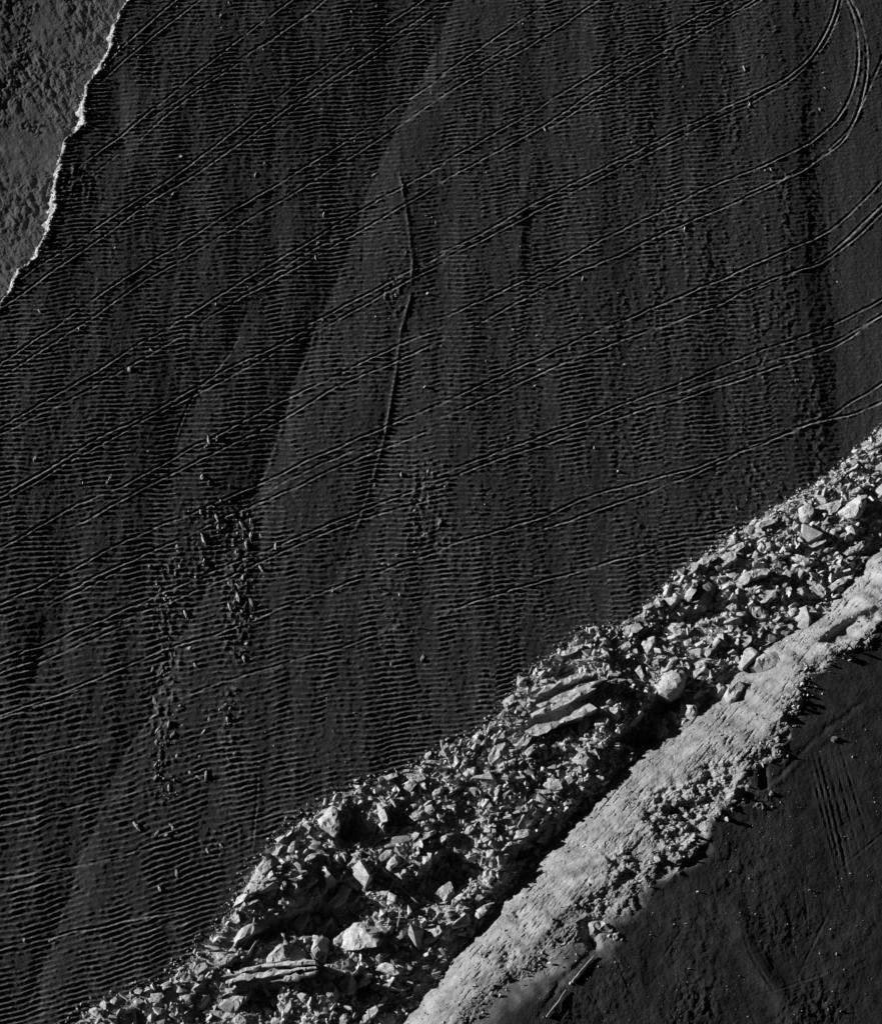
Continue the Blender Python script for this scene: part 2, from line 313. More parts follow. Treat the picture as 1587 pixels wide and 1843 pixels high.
for view, pts, dep in [
    ('Z2', [(440,1190),(620,1090),(860,990),(1000,860),(1100,800),(1250,850),(1400,960),(1500,990),(1380,1060),(1150,1090),(1050,1230),(870,1190),(600,1220),(450,1290),(260,1320)], 1.8),
    ('Z5', [(880,880),(1000,780),(1060,680),(1200,560),(1400,570),(1330,680),(1190,740),(1180,880),(1100,930),(960,920)], 1.8),
    ('Z4', [(640,1000),(800,870),(900,960),(1050,1030),(1000,1100),(860,1170),(760,1180),(600,1060)], 1.4),
    ('Z3', [(440,620),(540,590),(650,640),(640,740),(590,810),(480,790),(400,790),(430,700)], 1.1),
    ('Z2', [(1110,350),(1200,330),(1260,450),(1220,500),(1100,480)], .8),
    ('Z6', [(300,1180),(500,1140),(560,1220),(300,1290),(150,1250)], 1.1),
    ('Z5', [(440,370),(520,310),(830,310),(700,350),(500,410)], .9),
    ('Z4', [(1290,870),(1400,790),(1480,810),(1380,930),(1200,1000)], 1.2),
    ('Z4', [(320,560),(440,600),(430,680),(340,690)], .8),
    ('Z5', [(390,860),(560,750),(760,690),(720,800),(640,830),(540,800)], .9),
    ('Z6', [(660,1000),(880,900),(1000,870),(1010,900),(840,985),(700,1035)], .8),
    ('Z6', [(960,830),(1010,780),(1100,820),(1040,860)], .8),
    ('Z3', [(1240,660),(1330,600),(1380,690),(1250,720)], .8),
    ('Z5', [(215,820),(275,570),(660,375),(800,430),(735,660),(270,870)], .7)]:
    w_ = ground(view, pts, 1.3); VOIDS.append(w_)
    i0, i1 = np.searchsorted(xs, [w_[:, 0].min()-2, w_[:, 0].max()+2]); j0, j1 = np.searchsorted(ys, [w_[:, 1].min()-2, w_[:, 1].max()+2])
    xx, yy = X[j0:j1, i0:i1], Y[j0:j1, i0:i1]
    mk = inside(np.stack([(xx+.35*noise(xx, yy, 7)).ravel(), (yy+.35*noise(xx, yy, 9)).ravel()], 1), w_).reshape(xx.shape).astype(float)
    for _ in range(5):
        mk[1:-1, 1:-1] = (mk[1:-1, 1:-1]*2+mk[2:, 1:-1]+mk[:-2, 1:-1]+mk[1:-1, 2:]+mk[1:-1, :-2])/6
    mound[j0:j1, i0:i1] -= dep*mk
STACKS = [ground('Z5', [(200,830),(262,560),(660,365),(815,420),(745,670),(260,890)], 2), ground('Z3', [(90,600),(220,520),(560,450),(925,430),(935,550),(640,610),(290,620)], 2)]
rise = Z_TOP-Z_FOOT
pw = np.interp(A, [-45, -20, 5, 30], [1.9, 1.7, 1.35, 1.2])
lin = Z_FOOT+.45-.38*drop + .45*np.clip(1-drop/.7, 0, 1)*np.clip(1-t2, 0, 1) + (rise-.15+.38*drop)*np.where(t2 < .97, 1-np.clip(1-t2, .03, 2)**pw, 1-.03**pw+(t2-.97)*.8)
al2, ac2 = A*1.0, B*1.0
strk = .07*noise(A/6, B/1.0, 110)+.022*noise(A/2.2, B/.4, 111)+.012*noise(A/.8, B/.25, 112)
AR = A*math.cos(.13)-B*math.sin(.13); BR = A*math.sin(.13)+B*math.cos(.13)
cpatch = sstep(-.05, .5, noise(A/7, B/3, 119))
crack = -.20*(.25+cpatch)*sstep(.42, .62, noise(AR/2.2, BR/.33, 113))-.12*(.4+cpatch)*sstep(.38, .6, noise(AR/.9, BR/.22, 114))
bankd = strk+crack+.05*fbm(X/.45, Y/.4, 115, 2, .7)+.34*noise(A/6, B/4, 118)+.12*noise(A/2.2, B/1.6, 120)
lipr = sstep(.62, .95, t2)*sstep(1.25, 1.0, t2)*sstep(-30, -12, A)
bankd = bankd + lipr*(.30*fbm(X/1.3, Y/1.1, 116, 4, .55))
for px, py, r, dep in [(1068, 1283, 3.0, .9), (1085, 1268, 2.2, .5), (1005, 1340, 1.8, .7), (1025, 1352, 1.3, .4), (872, 1447, .9, .5), (885, 1395, .7, .4), (975, 1388, 1.6, .6), (1120, 1235, 2.2, .5), (1105, 1250, 1.5, .4)]:
    q = P(px, py, 4.6); g = np.exp(-((X-q[0])**2+(Y-q[1])**2)/r**2)
    bankd = bankd + 1.6*g*dep*(-.6+.7*fbm(X/1.5, Y/1.2, 117, 4, .6))
top = Z_TOP + .035*np.minimum(B-bL, 60)*sstep(0, 20, B-bL)*-.3 + .10*noise(X/7, Y/8, 120) + .03*noise(X/1.5, Y/1.5, 121) + .012*fbm(X/.5, Y/.5, 122, 3, .6)
for px, py, rx, amp in [(1150, 1330, 5, .10), (1090, 1425, 4, .10), (1095, 1500, 2.4, .2), (1240, 1515, 3.5, .16), (1000, 1480, 3, .10), (1065, 1550, 3, .14), (1190, 1410, 2.5, .12), (980, 1545, 2, .1), (1180, 1260, 2.2, .12), (1270, 1420, 5, .05), (940, 1500, 3.0, .1), (1215, 1540, 3, .12)]:
    q = P(px, py, Z_TOP); g = np.exp(-((X-q[0])**2+(Y-q[1])**2)/rx**2)
    top = top + g*amp*.4*fbm(X/.9, Y/1.1, 123, 4, .6)
TZ = Z_TOP
for i, (view, pts, dep) in enumerate(TERRACE_RUTS):
    polydist_stamp(top, smooth_line(ground(view, pts, TZ), .1, i+80), rut(.05*dep, .16), 1.0)
_rs = np.random.default_rng(9)
for _ in range(26):
    x0, y0, a0, l0 = _rs.uniform(900, 1320), _rs.uniform(1250, 1560), _rs.choice([.5, 1.0, -1.25, -.5])+_rs.normal(0, .2), _rs.uniform(25, 110)
    pl_ = np.array([P(x0+t*l0*math.cos(a0), y0-t*l0*math.sin(a0)+3*math.sin(3*t+x0), TZ)[:2] for t in np.linspace(0, 1, 5)])
    polydist_stamp(top, smooth_line(pl_, .1, 3), rut(.022, .14), .8)
# broad pale ridge curling across the terrace
polydist_stamp(top, smooth_line(ground('R6', [(1120, 840), (1180, 1000), (1290, 1170), (1420, 1270), (1640, 1360)], TZ), .1, 99), lambda d, al, L: .13*np.exp(-(d/1.1)**2), 4)
# trenches cut into the terrace
def trench(dep, w, berm):
    return lambda d, al, L: np.clip(al/1.2, 0, 1)*np.clip((L-al)/1.2, 0, 1)*(-dep*np.exp(-((d+.18*noise(al*1.3, al*0, 19))/w)**2)*np.clip(.6+.7*noise(al*.5, d*.6, 17), .15, 1.2) + berm*np.exp(-((d+w*2.0)/(w*1.3))**2)*(.5+.6*noise(al*.5, d*.8, 18)) )
polydist_stamp(top, smooth_line(ground('R6', [(1215, 365), (1290, 300), (1350, 245), (1420, 180), (1480, 130), (1600, 40)], TZ), .3, 60)[::1], trench(.06, .30, .05), 2.4)
polydist_stamp(top, smooth_line(ground('R6', [(585, 950), (560, 1000), (500, 1050), (455, 1090), (400, 1180), (370, 1230)], TZ), .3, 61)[::-1], trench(.10, .28, .05), 2.4)
polydist_stamp(top, ground('R6', [(1195, 250), (1215, 300), (1222, 360)], TZ), lambda d, al, L: -.35*np.exp(-(d/.4)**2), 2)
polydist_stamp(top, ground('R6', [(820, 710), (880, 670), (940, 650), (1010, 590)], TZ), lambda d, al, L: -.3*np.exp(-(d/.5)**2), 2)
kk = np.interp(A, [-45, -30, -12, 40], [3.2, 2.4, .6, .45])            # rounder lip towards the lower left
h = np.clip(.5+.5*((top)-(lin))/kk, 0, 1)
bank = top*(1-h)+lin*h-kk*h*(1-h) + bankd*sstep(1.15, .9, t2)*sstep(-.05, .1, t2)
for view, pts, dep in [('Z7', [(1310,405),(1400,325),(1500,255),(1640,200),(1700,190),(1690,270),(1640,290),(1590,330),(1540,380),(1490,390),(1440,425)], 1.1), ('R6', [(545,850),(570,880),(600,960),(585,985),(555,960),(540,890)], .7)]:
    w_ = ground(view, pts, 5.2); i0, i1 = np.searchsorted(xs, [w_[:, 0].min()-2, w_[:, 0].max()+2]); j0, j1 = np.searchsorted(ys, [w_[:, 1].min()-2, w_[:, 1].max()+2])
    xx, yy = X[j0:j1, i0:i1], Y[j0:j1, i0:i1]; mk = inside(np.stack([xx.ravel(), yy.ravel()], 1), w_).reshape(xx.shape).astype(float)
    for _ in range(12): mk[1:-1, 1:-1] = (mk[1:-1, 1:-1]*2+mk[2:, 1:-1]+mk[:-2, 1:-1]+mk[1:-1, 2:]+mk[1:-1, :-2])/6
    bank[j0:j1, i0:i1] -= dep*mk
rub_k = sstep(-.02, .03, t1)
Hf = Hf*(1-rub_k)+(mound+.1*rub_k)*rub_k
bk = sstep(-.02, .03, t2)
Hf = Hf*(1-bk)+bank*bk

MASK = B > np.interp(A, *E_FOOT)
REG = np.zeros(X.shape, np.int8)                         # 0 plain 1 lower ground 2 scarp 3 rubble bed 4 bank 5 terrace
REG[dS < 0.12] = 2; REG[dS < -scw*1.05] = 1
REG[t1 > 0] = 3; REG[t2 > 0] = 4; REG[t2 > 1.04] = 5
wcl = np.interp(A, [-45, -24, -10], [.55, .40, .07])
CLAY = 1-np.clip((t2+.35*wcl*fbm(X/2.2, Y/1.8, 140, 4, .6)-1.02+wcl*.25)/wcl, 0, 1)

MASK = None
def height(x, y):
    x = np.asarray(x, float); y = np.asarray(y, float)
    i = np.clip(np.searchsorted(xs, x)-1, 0, len(xs)-2); j = np.clip(np.searchsorted(ys, y)-1, 0, len(ys)-2)
    u = (x-xs[i])/(xs[i+1]-xs[i]); v = (y-ys[j])/(ys[j+1]-ys[j])
    return (Hf[j, i]*(1-u)+Hf[j, i+1]*u)*(1-v)+(Hf[j+1, i]*(1-u)+Hf[j+1, i+1]*u)*v
def region(x, y):
    i = np.clip(np.searchsorted(xs, x), 0, len(xs)-1); j = np.clip(np.searchsorted(ys, y), 0, len(ys)-1)
    return REG[j, i]
def on_ground(px, py, up=0.0):
    z = 0.5
    for _ in range(6):
        q = P(px, py, z); z = float(height(q[0], q[1]))+up
    return np.array(P(px, py, z))

# ------------------------------------------------------------------ materials (all grey: a black and white photograph)
def material(name, albedo, var=.25, vscale=1.0, bump=.3, bscale=6.0, bdist=.05, rough=.9, spec=.15, stretch=None, speck=0.0):
    m = bpy.data.materials.new(name); m.use_nodes = True; t = m.node_tree; n = t.nodes; l = t.links
    bs = n['Principled BSDF']; bs.inputs['Roughness'].default_value = rough; bs.inputs['Specular IOR Level'].default_value = spec
    tc = n.new('ShaderNodeNewGeometry'); co = tc.outputs['Position']
    if stretch:
        mp = n.new('ShaderNodeMapping'); mp.inputs['Rotation'].default_value = stretch[0]; mp.inputs['Scale'].default_value = stretch[1]
        l.new(co, mp.inputs['Vector']); cs = mp.outputs['Vector']
    else: cs = co
    n1 = n.new('ShaderNodeTexNoise'); n1.inputs['Scale'].default_value = vscale; n1.inputs['Detail'].default_value = 6; n1.inputs['Roughness'].default_value = .65
    l.new(cs, n1.inputs['Vector'])
    mr = n.new('ShaderNodeMapRange'); mr.inputs['From Min'].default_value = .3; mr.inputs['From Max'].default_value = .7
    mr.inputs['To Min'].default_value = albedo*(1-var); mr.inputs['To Max'].default_value = albedo*(1+var)
    l.new(n1.outputs['Fac'], mr.inputs['Value'])
    val = mr.outputs['Result']
    if speck:
        n3 = n.new('ShaderNodeTexNoise'); n3.inputs['Scale'].default_value = 5.5; n3.inputs['Detail'].default_value = 3; l.new(co, n3.inputs['Vector'])
        r3 = n.new('ShaderNodeMapRange'); r3.inputs['From Min'].default_value = .36; r3.inputs['From Max'].default_value = .5; r3.inputs['To Min'].default_value = 1-speck; r3.inputs['To Max'].default_value = 1.0
        l.new(n3.outputs['Fac'], r3.inputs['Value'])
        mu = n.new('ShaderNodeMath'); mu.operation = 'MULTIPLY'; l.new(val, mu.inputs[0]); l.new(r3.outputs['Result'], mu.inputs[1]); val = mu.outputs[0]
    cb = n.new('ShaderNodeCombineColor')
    for k in range(3): l.new(val, cb.inputs[k])
    l.new(cb.outputs[0], bs.inputs['Base Color'])
    n2 = n.new('ShaderNodeTexNoise'); n2.inputs['Scale'].default_value = bscale; n2.inputs['Detail'].default_value = 5; n2.inputs['Roughness'].default_value = .7
    l.new(cs if stretch and len(stretch) > 2 else co, n2.inputs['Vector'])
    b = n.new('ShaderNodeBump'); b.inputs['Strength'].default_value = bump; b.inputs['Distance'].default_value = bdist
    l.new(n2.outputs['Fac'], b.inputs['Height']); l.new(b.outputs[0], bs.inputs['Normal'])
    return m
def clay_blend(m, dark):
    n = m.node_tree.nodes; l = m.node_tree.links; bs = n['Principled BSDF']; src_ = bs.inputs['Base Color'].links[0].from_socket
    at = n.new('ShaderNodeAttribute'); at.attribute_name = 'clay'; nz = n.new('ShaderNodeTexNoise'); nz.inputs['Scale'].default_value = .5; nz.inputs['Detail'].default_value = 6
    mr = n.new('ShaderNodeMapRange'); mr.inputs['From Min'].default_value = .3; mr.inputs['From Max'].default_value = .7; mr.inputs['To Min'].default_value = dark*.65; mr.inputs['To Max'].default_value = dark*1.35
    gm = n.new('ShaderNodeNewGeometry'); l.new(gm.outputs['Position'], nz.inputs['Vector']); l.new(nz.outputs['Fac'], mr.inputs['Value'])
    mx = n.new('ShaderNodeMix'); mx.data_type = 'RGBA'; l.new(at.outputs['Fac'], mx.inputs['Factor']); l.new(mr.outputs['Result'], mx.inputs[6]); l.new(src_, mx.inputs[7]); l.new(mx.outputs[2], bs.inputs['Base Color'])
def paint_crest_light(m, gain):  # brightens the base colour where crest and rut highlights are painted
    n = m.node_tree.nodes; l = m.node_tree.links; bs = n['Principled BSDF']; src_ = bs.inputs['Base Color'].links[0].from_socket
    at = n.new('ShaderNodeAttribute'); at.attribute_name = 'crest_light'
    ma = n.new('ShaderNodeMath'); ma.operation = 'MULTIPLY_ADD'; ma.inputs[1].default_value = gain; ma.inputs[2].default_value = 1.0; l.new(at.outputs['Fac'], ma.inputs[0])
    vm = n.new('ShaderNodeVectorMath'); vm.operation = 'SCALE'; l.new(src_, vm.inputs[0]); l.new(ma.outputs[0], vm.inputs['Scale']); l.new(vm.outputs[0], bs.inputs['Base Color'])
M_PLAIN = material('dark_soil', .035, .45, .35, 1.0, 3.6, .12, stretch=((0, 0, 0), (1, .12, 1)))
paint_crest_light(M_PLAIN, 3.6)
M_LOW = material('rough_dark_soil', .066, .35, .4, .8, 3.0, .10)
M_SCARP = material('crumbly_pale_soil', .34, .3, 1.5, .6, 4.0, .08)
M_BED = material('rubble_soil', .26, .45, 2.0, .8, 4.0, .12)
M_BANK = material('scraped_clay', .205, .42, .55, .7, 3.0, .10, stretch=((0, 0, -TH), (.25, 1.3, 1), 1))
M_TOP = material('trampled_dark_soil', .205, .42, .55, .6, 5.0, .06)
clay_blend(M_BANK, .036); clay_blend(M_TOP, .036)
M_ROCK = [material('pale_shale', .33, .38, 1.4, .6, 4.0, .10, speck=.3), material('grey_shale', .29, .40, 1.2, .6, 3.5, .10, speck=.35), material('dark_shale', .14, .3, 1.0, .8, 2.5, .12)]
M_RUB = material('broken_shale', .33, .65, 1.6, .5, 5.0, .08)
M_CLOD = material('dry_clod', .34, .3, 2.0, .6, 4.0, .08)
M_WOOD = material('weathered_wood', .33, .2, 3.0, .3, 8.0, .03)

# ------------------------------------------------------------------ objects
def mesh_np(name, v, f, mat, smooth=False):
    me = bpy.data.meshes.new(name); v = np.ascontiguousarray(v, np.float32); f = np.ascontiguousarray(f, np.int32); k = f.shape[1]
    me.vertices.add(len(v)); me.vertices.foreach_set('co', v.ravel())
    me.loops.add(f.size); me.loops.foreach_set('vertex_index', f.ravel())
    me.polygons.add(len(f)); me.polygons.foreach_set('loop_start', np.arange(0, f.size, k, dtype=np.int32))
    me.update(calc_edges=True)
    me.polygons.foreach_set('use_smooth', np.full(len(f), smooth))
    me.materials.append(mat); return me
def obj(name, me, parent=None, **props):
    o = bpy.data.objects.new(name, me); COL.objects.link(o); o.parent = parent
    for k_, v_ in props.items(): o[k_] = v_
    return o

nx, ny = len(xs), len(ys)
idx = np.arange(nx*ny).reshape(ny, nx)
quads = np.stack([idx[:-1, :-1], idx[:-1, 1:], idx[1:, 1:], idx[1:, :-1]], -1).reshape(-1, 4)
qreg = REG[:-1, :-1].ravel()
allv = np.stack([X, Y, Hf], -1).reshape(-1, 3)
for r, name, mat, label in [
        (0, 'ground', M_PLAIN, 'broad dark plain combed with ripples and crossed by curving wheel ruts'),
        (1, 'lower_ground', M_LOW, 'rough lumpy lower ground in the upper left corner'),
        (2, 'scarp', M_SCARP, 'narrow bright crumbling edge between the plain and the lower ground'),
        (3, 'rubble_bed', M_BED, 'crumbled earth underneath the diagonal heap of broken rock'),
        (4, 'embankment', M_BANK, 'smooth pale scraped bank rising beside the rubble heap'),
        (5, 'upper_terrace', M_TOP, 'dark flat terrace above the pale bank in the lower right corner')]:
    q = quads[qreg == r]; used, inv = np.unique(q, return_inverse=True)
    obj(name, mesh_np(name, allv[used], inv.reshape(-1, 4), mat, r == 0), kind='structure', label=label, category='ground')

def blur(h_, k_):
    c_ = np.cumsum(np.pad(h_, ((k_+1, k_), (0, 0)), 'edge'), 0); h2 = (c_[2*k_+1:]-c_[:-2*k_-1])/(2*k_+1)
    c_ = np.cumsum(np.pad(h2, ((0, 0), (k_+1, k_)), 'edge'), 1); return (c_[:, 2*k_+1:]-c_[:, :-2*k_-1])/(2*k_+1)
crest_light = (np.clip((Hf-blur(Hf, 3))/.05-.30, 0, 1)**1.3+np.minimum(RUT_LIGHT, 1.4)).astype(np.float32).ravel()      # raking-light highlights on crests and rut edges, painted into the soil colour
for nm_, r in (('embankment', 4), ('upper_terrace', 5)):
    bpy.data.objects[nm_].data.attributes.new('clay', 'FLOAT', 'POINT').data.foreach_set('value', np.ascontiguousarray(CLAY.astype(np.float32).ravel()[np.unique(quads[qreg == r])]))
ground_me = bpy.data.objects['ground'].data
ground_me.attributes.new('crest_light', 'FLOAT', 'POINT').data.foreach_set('value', np.ascontiguousarray(crest_light[np.unique(quads[qreg == 0])]))
SUNH = np.array([-trav.x, -trav.y]); SUNH /= np.linalg.norm(SUNH)
HERO_POLYS = []
def rock(view, pts, label, tilt=16, up=.25, mat=0, name='boulder', group=None, az=0.0, chips=5, depth=None, rough=.06):
    """a broken block whose outline is given in the photograph; its top leans towards the light (or away, tilt < 0)"""
    P2 = src(view, pts); n = len(P2)
    cxp = sum(p[0] for p in P2)/n; cyp = sum(p[1] for p in P2)/n
    c = on_ground(cxp, cyp, up*1.7); shared = label.split(',')[0] in SHARED
    if shared: c = on_ground(*SHARED[label.split(',')[0]]); chips = 0; rough = .03
    rr = np.random.default_rng(int(cxp*7+cyp*13))
    ca, sa = math.cos(az), math.sin(az); hx, hy = SUNH[0]*ca-SUNH[1]*sa, SUNH[0]*sa+SUNH[1]*ca
    tt = math.radians(19 if shared else tilt+rr.uniform(-3, 3)); nrm = np.array([hx*math.sin(tt), hy*math.sin(tt), math.cos(tt)])
    def ray(px, py, z0):
        u = (px-793.5)/1275.0/FOC; v = (920.5-py)/1275.0/FOC
        d = np.array([u, v*ct+st, v*st-ct]); k_ = np.dot(nrm, z0-CAM)/np.dot(nrm, d)
        return CAM+d*k_
    V = np.array([ray(x, y, c) for x, y in P2])
    lift = np.max(height(V[:, 0], V[:, 1])+.12-V[:, 2])
    if lift > 0 and not shared:
        c = c+np.array([0, 0, lift*.75]); c = np.array(P(cxp, cyp, c[2])); V = np.array([ray(x, y, c) for x, y in P2])
    # densify the outline, ragged
    out = []
    for i in range(n):
        p, q = V[i], V[(i+1) % n]; L = np.linalg.norm(q-p); s = max(1, min(6, int(L/.55)))
        for k_ in range(s):
            t = k_/s; w = p+(q-p)*t
            if k_: w = w+rr.normal(0, .055*min(L, 2.0), 3)*np.array([1, 1, .3])
            out.append(w)
    R0 = np.array(out); cen = R0.mean(0)
    size = np.sqrt(np.mean(np.sum((R0-cen)**2, 1)))
    ev, vecs = np.linalg.eigh(np.cov((R0-cen)[:, :2].T)); longd, shortd = vecs[:, 1], vecs[:, 0]; aspect = math.sqrt(max(ev[1], 1e-6)/max(ev[0], 1e-6))
    lo2, hi2 = R0[:, :2].min(0), R0[:, :2].max(0)
    cand = rr.uniform(lo2, hi2, (160, 2)); cand = cand[inside(cand, cen[:2]+(R0[:, :2]-cen[:2])*.93)][:int(np.clip(14+size*28, 18, 80))]
    pts2 = [Vector(p) for p in np.concatenate([R0[:, :2], cand])-cen[:2]]
    m_ = len(R0)
    vc, _, fc, _, _, _ = geometry.delaunay_2d_cdt(pts2, [(i, (i+1) % m_) for i in range(m_)], [], 1, 1e-4)
    T = np.array([v_[:] for v_ in vc]); tri = np.array([f_ for f_ in fc if len(f_) == 3])
    cr = (T[tri[:, 1], 0]-T[tri[:, 0], 0])*(T[tri[:, 2], 1]-T[tri[:, 0], 1])-(T[tri[:, 1], 1]-T[tri[:, 0], 1])*(T[tri[:, 2], 0]-T[tri[:, 0], 0])
    tri[cr < 0] = tri[cr < 0][:, ::-1]
    k_ = min(size, 1.4)
    tz = -(nrm[0]*T[:, 0]+nrm[1]*T[:, 1])/nrm[2]
    al_, ac_ = T@longd, T@shortd
    tz += k_*.022*rr.normal(0, 1, len(T)) + .11*k_*fbm(T[:, 0]/(.8*k_), T[:, 1]/(.8*k_), int(cyp), 2)
    if aspect > 1.7:                                       # layered: small steps along the strike
        q_ = ac_/(.24*k_)+.4*noise(al_/(1.2*k_), ac_*0, int(cxp)); tz += .10*k_*(noise(np.floor(q_)*1.7, al_/(2.2*k_), int(cxp)+3)) - .035*k_*(q_-np.floor(q_))
    for _ in range(chips):                                 # broken corners and steps
        a = rr.uniform(0, 2*math.pi); dirv = np.array([math.cos(a), math.sin(a)]); off = rr.uniform(.15, .6)*size; kx = rr.uniform(.4, 1.3)
        tz -= np.maximum(0, T@dirv-off)*kx
    ed = {}
    for t in tri:
        for p, q in ((t[0], t[1]), (t[1], t[2]), (t[2], t[0])): ed[(p, q)] = ed.get((p, q), 0)+1
    bnd = [e for e in ed if (e[1], e[0]) not in ed]
    bv = sorted({v_ for e in bnd for v_ in e}); bi = {v_: i for i, v_ in enumerate(bv)}
    tz[bv] -= .07*k_*rr.uniform(-.3, 1.5, len(bv))
    top3 = np.column_stack([T[:, 0]+cen[0], T[:, 1]+cen[1], tz+cen[2]]); ring = top3[bv]
    zg = height(ring[:, 0], ring[:, 1]); dmin = depth if depth else .35*size
    zb = np.minimum(ring[:, 2]-dmin, zg-.25)
    lo = ring.copy(); lo[:, :2] = cen[:2]+(ring[:, :2]-cen[:2])*rr.uniform(.92, 1.03, (len(bv), 1)); mid = lo.copy(); lo[:, 2] = zb
    mid[:, 2] = ring[:, 2]*.5+zb*.5; mid[:, :2] += rr.normal(0, .05*size, (len(bv), 2))
    nt_, nb = len(top3), len(bv)
    verts = np.concatenate([top3, mid, lo, lo.mean(0)[None]]); F = [tuple(t) for t in tri]
    for p, q in bnd:
        i, j = bi[p], bi[q]
        F += [(q, p, nt_+i), (q, nt_+i, nt_+j), (nt_+j, nt_+i, nt_+nb+i), (nt_+j, nt_+nb+i, nt_+nb+j), (nt_+nb+j, nt_+nb+i, nt_+2*nb)]
    F = np.array(F)
    org = np.array([cen[0], cen[1], float(zb.min())])
    me = mesh_np(name, verts-org, F, M_ROCK[mat])
    o = obj(name, me, label=label, category='rock'); o.location = org
    if group: o['group'] = group
    HERO_POLYS.append(R0[:, :2].copy())
    return o

